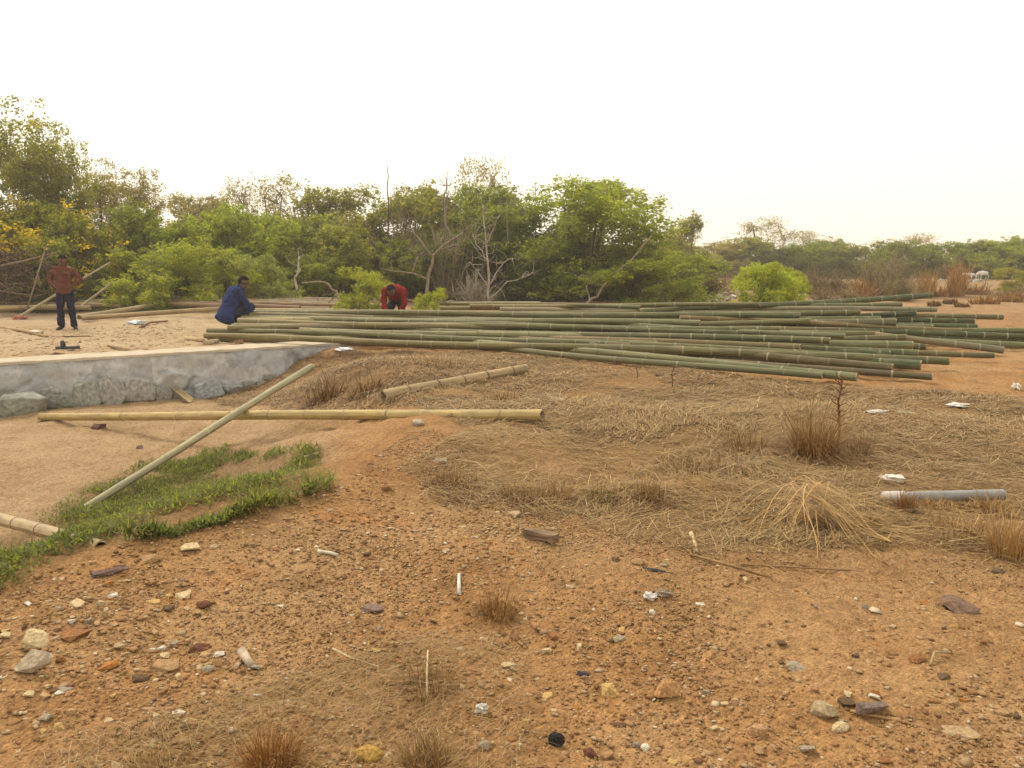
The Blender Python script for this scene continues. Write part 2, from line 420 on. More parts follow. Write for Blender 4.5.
def soil_color(x, y):
    n1 = fbm(x, y, 0.8, 4, 61); n2 = fbm(x, y, 2.6, 4, 71); w = 0.25 * n2
    c = np.zeros((len(x), 3)) + np.array([0.325, 0.18, 0.073])
    def lay(c, col, m): return c + (np.array(col) - c) * np.clip(m, 0, 1)[:, None]
    c = lay(c, (0.36, 0.228, 0.11), sstep(n1 * 1.5 + 0.35) * 0.7)
    c = lay(c, (0.35, 0.165, 0.055), sstep(n2 * 2.2 - 0.4) * 0.6)
    c = lay(c, (0.19, 0.115, 0.06), sstep(fbm(x, y, 4.0, 3, 77) * 2.4 - 0.5) * 0.5)
    c = lay(c, (0.325, 0.19, 0.083), pmask(x, y, LANE, 0.3) * 0.8)
    c = lay(c, (0.225, 0.135, 0.062), pmask(x, y, STRAW_A, 0.5) * (0.75 + 0.6 * n2))
    c = lay(c, (0.27, 0.155, 0.07), pmask(x, y, STRAW_B, 0.35) * (0.5 + 0.5 * n2))
    ins, d = seg_sd(x, y, BASIN, BW)
    c = lay(c, (0.365, 0.255, 0.145), np.where(ins, sstep(d * 1.3 - 0.1), 0) * 0.85)
    c = lay(c, (0.19, 0.12, 0.06), pmask(x, y, GRASS, 0.25) * 0.7)
    c = lay(c, (0.26, 0.215, 0.155), pmask(x + 0.3 * n2, y, GRAVEL, 0.15) * 0.8)
    c = lay(c, (0.43, 0.325, 0.205), PLATMASK(x, y) * (0.85 + 0.3 * n1))
    far = sstep((y - 16) / 12) * (1 - PLATMASK(x, y))
    c = lay(c, (0.34, 0.225, 0.125), far * 0.8)
    c = lay(c, (0.27, 0.18, 0.095), pmask(x, y, FARSCRUB, 2.0) * (0.6 + 0.5 * n1))
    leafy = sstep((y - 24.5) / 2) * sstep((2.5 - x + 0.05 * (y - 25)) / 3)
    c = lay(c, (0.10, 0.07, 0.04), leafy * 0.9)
    return np.clip(c, 0.01, 0.9)
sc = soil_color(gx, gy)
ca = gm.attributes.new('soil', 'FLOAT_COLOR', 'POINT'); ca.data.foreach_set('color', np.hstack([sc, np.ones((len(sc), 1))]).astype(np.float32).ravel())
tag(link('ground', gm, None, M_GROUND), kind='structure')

# ------------------------------------------------------------------ retaining wall
def build_wall():
    root = empty('retaining_wall', (WB[0], WB[1], 0))
    L = float(np.linalg.norm(WS - WB)); nu, nv = 430, 40
    u = np.linspace(0, L, nu); v = np.linspace(0, 1, nv); U, V = np.meshgrid(u, v)
    z = -1.15 + V * 1.165
    dx = 0.035 * fbm(U, z, 3.2, 4, 81) + 0.045 * fbm(U, z, 1.4, 2, 83) + (1 - V) * 0.16
    r = np.random.default_rng(9); ns = int(L * 9); sx_, sz_ = r.uniform(0, L, ns), r.uniform(-1.15, .02, ns); tu, tz, off = r.normal(0, .16, ns), r.normal(0, .16, ns), r.uniform(0, .05, ns)
    uw = U + .05 * fbm(U, z, 5, 2, 85); zw = z + .05 * fbm(U, z, 5, 2, 86)
    dist_ = (uw[..., None] - sx_) ** 2 + ((zw[..., None] - sz_) * 1.4) ** 2; ix = dist_.argsort(-1)[..., :2]; i0 = ix[..., 0]
    gap = np.sqrt(np.take_along_axis(dist_, ix[..., 1:], -1)[..., 0]) - np.sqrt(np.take_along_axis(dist_, ix[..., :1], -1)[..., 0])
    dx = dx + (off[i0] + tu[i0] * (U - sx_[i0]) + tz[i0] * (z - sz_[i0])) * sstep(gap / .08) * .55
    dx = np.where(V > 0.985, 0.0, dx * np.clip((1 - V) * 9, 0, 1) + 0.0)
    P = wd[None, None] * U[..., None] + wn[None, None] * dx[..., None]
    verts = np.concatenate([P, z[..., None]], -1).reshape(-1, 3)
    i = (np.arange(nv - 1)[:, None] * nu + np.arange(nu - 1)[None]).ravel()
    me = np_mesh('face', verts, np.stack([i, i + 1, i + nu + 1, i + nu], -1), smooth=True)
    # closed body: face + rear + end, joined
    bm = bmesh.new(); bm.from_mesh(me)
    def q(*ps): bm.faces.new([bm.verts.new(p) for p in ps])
    def w(uu, nn, zz): p = wd * uu + wn * nn; return (p[0], p[1], zz)
    q(w(0, 0, 0.015), w(0, -.5, 0.015), w(0, -.5, -1.15), w(0, 0.16, -1.15))
    q(w(0, -.5, 0.015), w(L, -.5, 0.015), w(L, -.5, -1.15), w(0, -.5, -1.15))
    q(w(0, 0, 0.014), w(L, 0, 0.014), w(L, -.5, 0.014), w(0, -.5, 0.014))
    bm.to_mesh(me); bm.free()
    link('masonry_face', me, root, M_WALL)
    # top strip: sand cover, plus the lit top's brightness put into the colour
    bm = bmesh.new(); n = 120; rows = []
    for k in range(n + 1):
        uu = L * k / n - 0.02; j = 0.012 * math.sin(k * 1.7) + 0.012 * math.sin(k * 0.61)
        rows.append([bm.verts.new(w(uu, 0.012 + j * 0.6, 0.008)), bm.verts.new(w(uu, 0.006 + j * 0.6, 0.046 + 0.3 * j)), bm.verts.new(w(uu, -0.03, 0.052 + 0.4 * j)), bm.verts.new(w(uu, -0.62 + 2 * j, 0.05)), bm.verts.new(w(uu, -0.7 + 2 * j, -0.02))])
    for a, b in zip(rows, rows[1:]):
        for k in range(4): bm.faces.new((a[k], b[k], b[k + 1], a[k + 1]))
    bm.faces.new(rows[0]); bm.faces.new(rows[-1][::-1])
    me = bpy.data.meshes.new('sandy_lit_top'); bm.to_mesh(me); bm.free()
    m, t, b = mat('sandy_lit_concrete', 0.95, 0.1); tc = N(t, 'ShaderNodeTexCoord'); nn = noise(t, 5, 6, tc.outputs['Object'])
    t.links.new(ramp(t, nn, [(0.3, (0.40, 0.34, 0.25)), (0.7, (0.52, 0.45, 0.34))]), b.inputs['Base Color']); bump(t, b, nn, 0.3, 0.02)
    link('sandy_lit_top', me, root, m)
    tag(root, 'low grey stone masonry retaining wall with a sandy top coloured pale as if lit', 'wall')
    return root
WALL = build_wall()

# ------------------------------------------------------------------ stones
def rock_mesh(seed, n=22, flat=0.6, smooth_round=False):
    r = np.random.default_rng(seed); p = r.normal(size=(n, 3)); p /= np.linalg.norm(p, axis=1)[:, None]
    p = np.sign(p) * np.abs(p) ** (0.55 if not smooth_round else 0.95); p *= r.uniform(0.8, 1.0, (n, 1))
    p *= np.array([0.5, 0.5 * r.uniform(0.6, 0.95), 0.5 * flat])
    bm = bmesh.new()
    for q in p: bm.verts.new(q)
    res = bmesh.ops.convex_hull(bm, input=bm.verts)
    bmesh.ops.delete(bm, geom=list({g for g in res['geom_interior'] if isinstance(g, bmesh.types.BMVert)}), context='VERTS')
    me = bpy.data.meshes.new('stone'); bm.to_mesh(me); bm.free(); me.materials.append(M_STONE)
    return me
ANG = [rock_mesh(100 + k, 11, 0.65) for k in range(7)]
FLAT = [rock_mesh(200 + k, 12, 0.32) for k in range(6)]
RND = [rock_mesh(300 + k, 46, 0.7, True) for k in range(5)]

CRE, YEL, TAN, RUS, MAR, DRK, GRY, WHT, PUR, ORA, BLK = ((.50, .385, .215), (.46, .31, .12), (.33, .21, .10), (.25, .12, .05), (.13, .058, .036), (.13, .082, .05), (.30, .245, .175), (.60, .54, .44), (.19, .13, .105), (.38, .17, .05), (.03, .027, .028))
def stone(px, py, wpx, hpx, col, label, kind='A', rz=None, sink=0.25, name='stone', group='stones lying on the bare ground'):
    p = at(px, py + hpx * 0.35); d = p[1]
    w = wpx * d / F * 1.15; dep = max(w * random.uniform(0.6, 0.95), 0.02); hz = max(hpx * d / F * 0.85, 0.014)
    fam = {'A': ANG, 'F': FLAT, 'R': RND}[kind]; me = random.choice(fam)
    base = {'A': 0.65, 'F': 0.32, 'R': 0.7}[kind]
    o = bpy.data.objects.new(name, me); COL.objects.link(o)
    o.location = (p[0], p[1], gz(p[0], p[1]) + hz * (0.5 - sink)); o.scale = (w, dep / 0.8, hz / base)
    o.rotation_euler = (random.uniform(-.12, .12), random.uniform(-.12, .12), random.uniform(-.4, .4) if rz is None else rz)
    o.color = (*col, 1); tag(o, label, 'stone', group)
    return o

STONES = [
 (38, 639, 26, 24, CRE, 'pale cream angular flake standing above a flat grey slab', 'F'),
 (35, 667, 32, 24, (.36, .29, .20), 'flat grey tan slab below the pale cream angular flake', 'F'),
 (73, 632, 34, 13, RUS, 'long rusty brown stone beside the cream flake', 'A'),
 (79, 602, 19, 8, CRE, 'small flat pale yellow stone below the dark bark strip', 'F'),
 (184, 594, 18, 9, CRE, 'cream wedge stone on orange soil, next to a flat yellow flake', 'A'),
 (154, 602, 17, 6, YEL, 'thin yellow flake on orange soil beside a cream wedge', 'F'),
 (204, 607, 15, 8, MAR, 'small dark maroon pebble just beyond the cream wedge', 'R'),
 (169, 609, 13, 9, DRK, 'small dark brown stone between yellow flake and maroon pebble', 'A'),
 (199, 647, 21, 10, MAR, 'dark red brown block beside a cluster of white chips', 'A'),
 (168, 664, 32, 17, TAN, 'broad flat tan stone below the white chips', 'F'),
 (161, 648, 11, 7, WHT, 'largest white chip of a small pale cluster', 'A'),
 (152, 651, 8, 6, WHT, 'smaller white chip beside the largest white chip', 'A'),
 (60, 729, 14, 11, YEL, 'small yellow tan block near the dry grass edge', 'A'),
 (30, 697, 12, 7, CRE, 'small pale flake below the grey tan slab', 'F'),
 (208, 671, 13, 10, GRY, 'small round grey stone beside the broad tan stone', 'R'),
 (63, 694, 20, 8, GRY, 'thin grey flake lying below the slab', 'F'),
 (61, 662, 10, 8, RUS, 'little rust red pebble touching the flat grey slab', 'R'),
 (109, 668, 24, 8, ORA, 'thin orange flake between slab and tan stone', 'F'),
 (257, 694, 9, 7, WHT, 'tiny white chip by the orange dry tuft', 'A'),
 (142, 678, 20, 8, DRK, 'dark grey brown flake in front of the broad tan stone', 'F'),
 (6, 635, 12, 7, CRE, 'small cream stone near the edge above the grassy hollow', 'F'),
 (374, 604, 26, 10, PUR, 'flat purple grey stone in gravelly orange soil', 'F'),
 (399, 662, 18, 11, RUS, 'brown stone beside fine dry grass roots', 'A'),
 (507, 663, 17, 9, CRE, 'cream wedge stone beyond the white scrap', 'A'),
 (484, 747, 15, 14, GRY, 'grey tan stone beside the dry brown tuft', 'R'),
 (369, 750, 34, 24, (.36, .22, .06), 'ochre yellow clod of earth between two dry tufts', 'R'),
 (510, 739, 9, 8, ORA, 'tiny orange brick chip near the grey tan stone', 'A'),
 (255, 669, 12, 9, GRY, 'small grey stone beside the bleached stub', 'A'),
 (546, 646, 14, 9, CRE, 'small cream block beside a brown stone', 'A'),
 (611, 686, 23, 16, YEL, 'yellow cream three cornered stone in the open soil', 'A'),
 (667, 688, 27, 28, (.40, .23, .10), 'large tan brown block standing up from the soil', 'A'),
 (556, 736, 19, 21, BLK, 'black lump like charcoal', 'R'),
 (607, 751, 16, 16, (.34, .20, .10), 'tan brown cube beside a maroon block', 'A'),
 (591, 752, 18, 12, MAR, 'dark maroon block beside the tan brown cube', 'A'),
 (645, 743, 10, 10, WHT, 'round white pebble beside a grey one', 'R'),
 (636, 742, 10, 9, GRY, 'round grey pebble beside a white one', 'R'),
 (757, 730, 23, 20, (.43, .27, .14), 'smooth tan stone alone in open soil', 'R'),
 (548, 691, 18, 8, YEL, 'flat yellowish flake above the black lump', 'F'),
 (582, 671, 13, 8, (.07, .06, .07), 'small blackish stone between cream block and yellow triangle', 'A'),
 (619, 640, 13, 7, GRY, 'pale grey flat pebble beyond the yellow triangle', 'F'),
 (700, 606, 11, 6, WHT, 'white flat pebble beside the crumpled white ball', 'F'),
 (637, 564, 15, 8, TAN, 'tan stone at the end of a thin dark stick', 'R'),
 (553, 634, 11, 12, RUS, 'small brown stone beyond the cream block', 'A'),
 (714, 725, 10, 7, CRE, 'small cream chip on open soil beside the smooth tan stone', 'A'),
 (824, 704, 28, 26, (.36, .29, .17), 'greenish tan rounded stone against a dark block', 'R'),
 (872, 708, 36, 20, (.17, .125, .10), 'dark grey brown angular block, largest of a close trio', 'A'),
 (846, 702, 20, 12, DRK, 'dark stone wedged between the greenish tan one and the block', 'A'),
 (840, 723, 22, 15, CRE, 'cream rounded stone in front of the greenish tan one', 'R'),
 (957, 603, 42, 14, (.17, .11, .075), 'long flat dark purple brown stone alone on sandy soil', 'F'),
 (959, 731, 36, 10, (.34, .24, .13), 'long thin olive tan flake near the corner', 'F'),
 (1001, 713, 22, 10, TAN, 'tan stone with a dark one touching its end', 'A'),
 (1015, 719, 12, 9, DRK, 'dark brown stone touching the end of a tan one', 'A'),
 (944, 674, 17, 7, DRK, 'dark brown wedge with a bent straw beside it', 'F'),
 (917, 657, 17, 8, RUS, 'brown pointed stone above the dark brown wedge', 'A'),
 (962, 699, 10, 7, ORA, 'red orange chip beside a tan flake', 'A'),
 (953, 704, 14, 7, TAN, 'tan flake beside the red orange chip', 'F'),
 (807, 747, 18, 12, GRY, 'grey tan stone in front of the cream rounded stone', 'A'),
 (795, 664, 23, 10, GRY, 'flat grey slab half sunk in the soil', 'F'),
 (781, 644, 11, 7, DRK, 'small dark stone above the flat grey slab', 'A'),
 (998, 570, 13, 7, DRK, 'dark brown clod below the straw clump', 'R'),
 (855, 654, 10, 7, DRK, 'small dark stone alone on smooth sandy soil', 'A'),
 (226, 413, 28, 13, (.19, .11, .07), 'dark brown boulder behind the long yellow pole', 'R'),
 (98, 426, 17, 9, (.17, .10, .08), 'brown stone in front of the long yellow pole', 'A'),
 (140, 448, 9, 6, PUR, 'small dark stone on the sandy basin floor', 'A'),
 (141, 463, 7, 5, PUR, 'smaller dark stone near the grass on the basin floor', 'A'),
 (182, 383, 24, 15, (.27, .13, .055), 'rust brown rock at the foot of the grey wall', 'A'),
 (418, 422, 14, 10, (.42, .36, .28), 'pale grey lump of mortar touching the long yellow pole', 'R'),
 (508, 360, 16, 6, (.24, .15, .09), 'grey brown clod near the front of the bamboo pile', 'R'),
 (660, 373, 11, 5, DRK, 'dark clod in straw in front of the bamboo pile', 'R'),
 (560, 398, 12, 5, GRY, 'grey stone in straw beyond the yellow pole tip', 'F'),
 (587, 425, 14, 5, GRY, 'pale grey stone lying in matted straw', 'F'),
 (440, 460, 18, 7, GRY, 'pale grey flat stone at the edge of the matted straw', 'F'),
 (386, 487, 12, 7, RUS, 'small brown stone on the bank above the grass', 'A'),
 (515, 514, 16, 5, (.40, .28, .18), 'flat tan piece beyond the weathered wood block', 'F'),
 (148, 556, 28, 9, TAN, 'flat tan stone at the edge of the grass', 'F'),
 (190, 543, 22, 7, CRE, 'pale flat stone at the upper edge of the bank', 'F'),
]
for k_, st in enumerate(STONES):
    o = stone(*st)
    if k_ < 2:                                  # two slabs leaning back on the bank, broad face up
        w_ = o.scale[0] * 1.1; o.scale = (w_, w_, .09); o.rotation_euler = (.62, .1, .25 - .4 * k_); o.location.z += w_ * .18
# the wall's own facing stones at its foot
def wall_u(px, off):
    d = ray(px, 400); A = np.array([[wd[0], -d[0]], [wd[1], -d[1]]]); return np.linalg.solve(A, -(WB + wn * off))[0]
BLK_ = [rock_mesh(400 + k, 30, 0.9) for k in range(5)]
for (px, w_, hm, off, c) in [(24, 52, .36, .34, (.30, .32, .29)), (60, 26, .26, .2, (.26, .28, .26)), (86, 29, .46, .13, (.33, .35, .33)), (114, 29, .50, .12, (.36, .37, .36)), (141, 28, .48, .12, (.38, .39, .38)), (50, 24, .4, .1, (.3, .31, .3)),
                            (164, 20, .30, .1, (.31, .32, .30)), (190, 20, .18, .12, (.30, .33, .35)), (207, 34, .36, .1, (.36, .39, .42)), (232, 24, .2, .1, (.31, .32, .33)), (-20, 36, .5, .15, (.31, .32, .30)), (-60, 40, .5, .15, (.33, .34, .32)), (250, 18, .14, .08, (.30, .31, .31)), (270, 16, .12, .06, (.33, .33, .32))]:
    q = WB + wd * wall_u(px, off) + wn * off; w = w_ * q[1] / F
    o = bpy.data.objects.new('stone', random.choice(BLK_)); COL.objects.link(o); o.parent = WALL
    g = gz(q[0] + wn[0] * .2, q[1] + wn[1] * .2)
    o.location = (q[0] - WB[0], q[1] - WB[1], g + hm * .36); o.scale = (w * 1.12, w * .85, hm / .82); c = tuple(np.array(c) * np.array((.86, .83, .77)))
    o.rotation_euler = (random.uniform(-.12, .12), random.uniform(-.15, .15), math.atan2(wd[1], wd[0]) + random.uniform(-.12, .12)); o.color = (*c, 1)
# lesser stones, scattered singly
SC = wpoly([(-40, 620), (160, 540), (360, 490), (560, 545), (800, 575), (1080, 590), (1080, 790), (-60, 800)])
pts = np.vstack([sample_poly(SC, 215), sample_poly(wpoly([(-20, 620), (130, 570), (250, 590), (270, 690), (130, 720), (-20, 740)]), 75)])
cols = [(CRE, 'cream'), (TAN, 'tan'), (RUS, 'rust brown'), (YEL, 'yellowish'), (GRY, 'grey'), (DRK, 'dark brown'), ((.42, .27, .14), 'sandy'), ((.36, .2, .09), 'brown'), ((.45, .33, .2), 'pale tan'), (ORA, 'orange'), (WHT, 'whitish')]
LMK = [(38, 639, 'the pale cream angular flake'), (35, 667, 'the flat grey slab'), (73, 632, 'the long rusty stone'), (184, 594, 'the cream wedge stone'), (204, 607, 'the dark maroon pebble'), (199, 647, 'the dark red brown block'), (168, 664, 'the broad flat tan stone'), (161, 648, 'the white chips'), (60, 729, 'the yellow tan block'), (247, 665, 'the bleached stub'), (108, 572, 'the bark strip'),
       (272, 745, 'the orange brown tuft'), (374, 604, 'the purple grey stone'), (399, 662, 'the brown stone by the rootlets'), (332, 555, 'the whitish splinter'), (459, 587, 'the short white stick'), (482, 702, 'the white plastic scrap'), (369, 748, 'the ochre clod'), (497, 600, 'the tangle of rootlets'), (546, 646, 'the cream block'), (611, 686, 'the yellow three cornered stone'), (667, 688, 'the tan brown block'),
       (556, 736, 'the black lump'), (600, 752, 'the tan brown cube'), (640, 743, 'the round white pebble'), (757, 730, 'the smooth tan stone'), (619, 640, 'the pale grey flat pebble'), (650, 594, 'the crumpled white ball'), (540, 537, 'the wood block'), (694, 545, 'the wood chip'), (714, 725, 'the small cream chip'), (824, 704, 'the greenish tan stone'), (872, 708, 'the angular dark block'), (957, 603, 'the long purple brown stone'),
       (959, 731, 'the olive tan flake'), (1001, 713, 'the tan stone with a dark neighbour'), (944, 674, 'the dark wedge with a bent straw'), (917, 657, 'the brown pointed stone'), (795, 664, 'the half sunk grey slab'), (807, 747, 'the grey tan stone'), (855, 654, 'the small lone dark stone'), (148, 556, 'the flat tan stone by the grass'), (425, 745, 'the pale brown dry tuft'), (320, 690, 'the thin slanting straw stalk'), (740, 566, 'the long brown twig'), (820, 545, 'the straw tussock'), (980, 570, 'the clod below the straw clump')]
LMW = [(np.array(at(px, py)[:2]), nm) for px, py, nm in LMK]; used_labels = set()
for k, (x, y) in enumerate(pts):
    s = random.choice([.022, .026, .03, .035, .042, .055]) * (0.8 + 0.06 * y)
    fam, shp = random.choice([(ANG, 'angular chip'), (ANG, 'sharp chip'), (FLAT, 'flat flake'), (FLAT, 'thin flake'), (FLAT, 'pointed flake')]); c, cn = random.choice(cols)
    near = sorted((float(np.hypot(x - w[0], y - w[1])), nm) for w, nm in LMW)[:2]; lab = None
    for szw in (['small', 'tiny'] if s < .045 else ['small', 'fair sized']):
        for rel in (f'close to {near[0][1]}' if near[0][0] < .35 else f'on open soil nearest to {near[0][1]}', f'lying between {near[0][1]} and {near[1][1]}'):
            l = f'{szw} {cn} {shp} {rel}'
            if l not in used_labels and len(l.split()) <= 16: lab = lab or l
    if lab is None: continue
    used_labels.add(lab); o = bpy.data.objects.new('small_stone', random.choice(fam)); COL.objects.link(o)
    o.location = (x, y, gz(x, y) + s * 0.08); o.scale = (s, s * random.uniform(.6, 1), s * random.uniform(.6, 1.1)); o.rotation_euler = (random.uniform(-.2, .2), random.uniform(-.2, .2), random.uniform(0, 6.28))
    o.color = (*c, 1); tag(o, lab, 'stone', 'small stones scattered over the bank')

def pebbles(name, xy, size, bury=0.2, m=None, color=None, mu=.48, sg=.24, squash=(.3, .7)):
    n = len(xy); z = hgt(xy[:, 0], xy[:, 1], True)
    g_ = (1 + 5 ** .5) / 2
    oct_ = np.array([(-1, g_, 0), (1, g_, 0), (-1, -g_, 0), (1, -g_, 0), (0, -1, g_), (0, 1, g_), (0, -1, -g_), (0, 1, -g_), (g_, 0, -1), (g_, 0, 1), (-g_, 0, -1), (-g_, 0, 1)]) / 1.9
    f = np.array([(0, 11, 5), (0, 5, 1), (0, 1, 7), (0, 7, 10), (0, 10, 11), (1, 5, 9), (5, 11, 4), (11, 10, 2), (10, 7, 6), (7, 1, 8), (3, 9, 4), (3, 4, 2), (3, 2, 6), (3, 6, 8), (3, 8, 9), (4, 9, 5), (2, 4, 11), (6, 2, 10), (8, 6, 7), (9, 8, 1)])
    if n > 20000 or size.max() < .02:
        oct_ = np.array([[1, 0, 0], [0, 1, 0], [-1, 0, 0], [0, -1, 0], [0, 0, 1], [0, 0, -1]], float); f = np.array([[0, 1, 4], [1, 2, 4], [2, 3, 4], [3, 0, 4], [1, 0, 5], [2, 1, 5], [3, 2, 5], [0, 3, 5]])
    nv_ = len(oct_)
    V = oct_[None] * rng.uniform(0.65, 1.25, (n, nv_, 1)) + rng.normal(0, 0.2, (n, nv_, 3))
    V *= np.stack([np.ones(n), rng.uniform(.5, 1, n), rng.uniform(*squash, n)], -1)[:, None]
    th = rng.random(n) * 6.28; c, s = np.cos(th), np.sin(th)
    X = V[..., 0] * c[:, None] - V[..., 1] * s[:, None]; Y = V[..., 0] * s[:, None] + V[..., 1] * c[:, None]
    V = np.stack([X, Y, V[..., 2]], -1) * size[:, None, None] * 0.5
    V += np.stack([xy[:, 0], xy[:, 1], z + size * bury], -1)[:, None]
    me = np_mesh(name, V.reshape(-1, 3), (f[None] + (np.arange(n) * nv_)[:, None, None]).reshape(-1, 3), np.repeat(np.clip(rng.normal(mu, sg, n), 0, 1), nv_))
    return tag(link(name, me, None, m or M_PEBBLE, color), kind='stuff')
PB = wpoly([(-60, 610), (120, 550), (350, 480), (420, 430), (560, 520), (700, 550), (1080, 570), (1080, 800), (-80, 800)])
xy = sample_poly(PB, 60000); keep = fbm(xy[:, 0], xy[:, 1], 1.5, 3, 91) + rng.normal(0, .3, len(xy)) - .5 * pmask(xy[:, 0], xy[:, 1], LANE, .3) > -0.1; xy = xy[keep]
pebbles('gravel', xy, np.clip(rng.lognormal(math.log(.0095), .5, len(xy)), .004, .028))
xy = sample_poly(PB, 19000); keep = fbm(xy[:, 0], xy[:, 1], 1.2, 3, 95) + rng.normal(0, .25, len(xy)) - .45 * pmask(xy[:, 0], xy[:, 1], LANE, .3) > 0.0; xy = xy[keep]
pebbles('soil_clods', xy, np.clip(rng.lognormal(math.log(.021), .42, len(xy)), .011, .055), .02, mu=.47, sg=.22, squash=(.15, .4))
xy = sample_poly(GRAVEL, 2600); pebbles('grey_gravel', xy, rng.uniform(.008, .03, len(xy)))
xy = sample_poly(wpoly([(0, 330), (180, 320), (210, 345), (0, 358)]), 700); pebbles('sand_clods', xy, rng.uniform(.03, .10, len(xy)), 0.0, M_STONE, (.43, .325, .205))

# ------------------------------------------------------------------ bamboo
def ring_mesh():
    th = np.linspace(0, 2 * math.pi, 14, endpoint=False); prof = [(-1, .985), (-.45, 1.06), (.0, 1.075), (.5, 1.05), (1, .985)]
    V = [(p[0], math.cos(a) * p[1], math.sin(a) * p[1]) for p in prof for a in th]; F_ = []
    for i in range(4):
        for j in range(14): F_.append((i * 14 + j, i * 14 + (j + 1) % 14, (i + 1) * 14 + (j + 1) % 14, (i + 1) * 14 + j))
    me = bpy.data.meshes.new('joint_ring'); me.from_pydata(V, [], F_); me.polygons.foreach_set('use_smooth', np.ones(len(F_), bool)); me.materials.append(M_RING); return me
RING = ring_mesh()
def end_mesh(seed=0):
    r = np.random.default_rng(seed); n = 14; th = np.linspace(0, 2 * math.pi, n, endpoint=False); V = []
    for x0, rr in ((-.2, .985), (.0, 1.0), (.0, .74), (-2.2, .70)):
        for a in th: V.append((x0 + (r.uniform(-.12, .2) if x0 > -1 and rr != .985 else 0), math.cos(a) * rr, math.sin(a) * rr))
    F_ = [(i * n + j, i * n + (j + 1) % n, (i + 1) * n + (j + 1) % n, (i + 1) * n + j) for i in range(3) for j in range(n)] + [tuple(range(3 * n, 4 * n))]
    me = bpy.data.meshes.new('cut_end'); me.from_pydata(V, [], F_); me.materials.append(M_CUT); return me
ENDS = [end_mesh(k) for k in range(4)]

def bamboo(p0, p1, r0, r1, col, label, group=None, spacing=0.42, rings=True, ringcol=(.50, .45, .33), wob=0.02, sag=0.0, name='bamboo_pole', ends=(1, 1), fade=False):
    p0 = np.array(p0, float); p1 = np.array(p1, float); L = np.linalg.norm(p1 - p0); t_ = (p1 - p0) / L
    root = empty(name, p0)
    side = np.cross(t_, [0, 0, 1]); side /= np.linalg.norm(side)
    ph = random.uniform(0, 6.28); am = random.uniform(-1, 1) * wob * (L / 8)
    def axis(s):
        q = s / L
        return t_ * s + side * (am * math.sin(math.pi * q) + 0.016 * math.sin(ph + s * 1.1)) + np.array([0, 0, -sag * math.sin(math.pi * q) + (0.016 if fade else .006) * math.sin(ph * 2 + s * 0.9)])
    nodes = []; s = random.uniform(.1, .9) * spacing
    while s < L - 0.06: nodes.append(s); s += spacing * random.uniform(.8, 1.22)
    st = sorted({0.0, L} | {max(0, min(L, n_ + d)) for n_ in nodes for d in (-.04, 0, .04)} | {n_ + spacing * .5 for n_ in nodes if n_ + spacing * .5 < L - .05})
    pts = np.array([axis(x) for x in st]); rad = np.array([r0 + (r1 - r0) * x / L for x in st])
    for i_, x in enumerate(st):
        if any(abs(x - n_) < 1e-6 for n_ in nodes): rad[i_] *= 1.035
    n = 12; V, q, _ = tube_arrays(pts, rad, n, False)
    # uv with a seam: duplicate the first column
    m_ = len(st); Vg = V.reshape(m_, n, 3); Vg = np.concatenate([Vg, Vg[:, :1]], 1); uu = np.repeat(np.array(st)[:, None], n + 1, 1); vv = np.repeat(np.linspace(0, 1, n + 1)[None], m_, 0)
    i = (np.arange(m_ - 1)[:, None] * (n + 1) + np.arange(n)[None]).ravel()
    me = np_mesh('culm', Vg.reshape(-1, 3), np.stack([i, i + 1, i + n + 2, i + n + 1], -1), smooth=True, uv=np.stack([uu.ravel(), vv.ravel()], -1))
    av = me.attributes.new('along', 'FLOAT', 'POINT'); av.data.foreach_set('value', np.repeat(np.array(st) / L * (1 if fade else 0) + (0 if fade else 1), n + 1).astype(np.float32))
    link('culm', me, root, M_BAMBOO, col)
    def orient(o, s, flip=False):
        a = axis(max(0, s - .05)); b = axis(min(L, s + .05)); d = Vector(b - a).normalized() * (-1 if flip else 1)
        o.location = axis(s); o.rotation_mode = 'QUATERNION'; o.rotation_quaternion = d.to_track_quat('X', 'Z')
    if rings:
        for n_ in nodes:
            if fade and random.random() < .14: continue          # a worn joint without its pale band
            o = bpy.data.objects.new('joint_ring', RING); COL.objects.link(o); o.parent = root; rr = r0 + (r1 - r0) * n_ / L
            orient(o, n_); o.scale = (0.014 + rr * 0.06, rr, rr); kj = random.uniform(.55, 1.15); o.color = (*[c * kj for c in ringcol], 1)
    for k, s_, f_, rr in ((0, 0.0, True, r0), (1, L, False, r1)):
        if ends[k]:
            o = bpy.data.objects.new('cut_end', random.choice(ENDS)); COL.objects.link(o); o.parent = root; orient(o, s_, f_); o.scale = (rr, rr, rr)
    tag(root, label, 'bamboo pole', group)
    return root
V3 = lambda v: np.array([v[0], v[1], v[2]])
# loose poles
STRAWY = (.42, .30, .125); GREYP = (.32, .28, .175)
yA = V3(at(40, 420, .05)); yB = V3(at(543, 424, .095))
bamboo(yA, yB, .052, .058, STRAWY, 'long straw yellow bamboo pole lying from the wall foot across the hollow', spacing=.52, ringcol=(.44, .33, .17), wob=.012)
def proj(p):
    v = np.array(p) - np.array([0, 0, CAMZ]); z = v[1] * math.cos(PITCH) - v[2] * math.sin(PITCH); u = v[1] * math.sin(PITCH) + v[2] * math.cos(PITCH)
    return CX + F * v[0] / z, CY - F * u / z
best = min(((abs(proj(yA + (yB - yA) * t)[0] - 247), t) for t in np.linspace(0, 1, 400)))[1]
C_ = yA + (yB - yA) * best + np.array([0, -.02, .098]); dA = V3(at(82, 512, .03))
kk = min(((abs(proj(dA + (C_ - dA) * t)[0] - 312), t) for t in np.linspace(1, 2.5, 600)))[1]
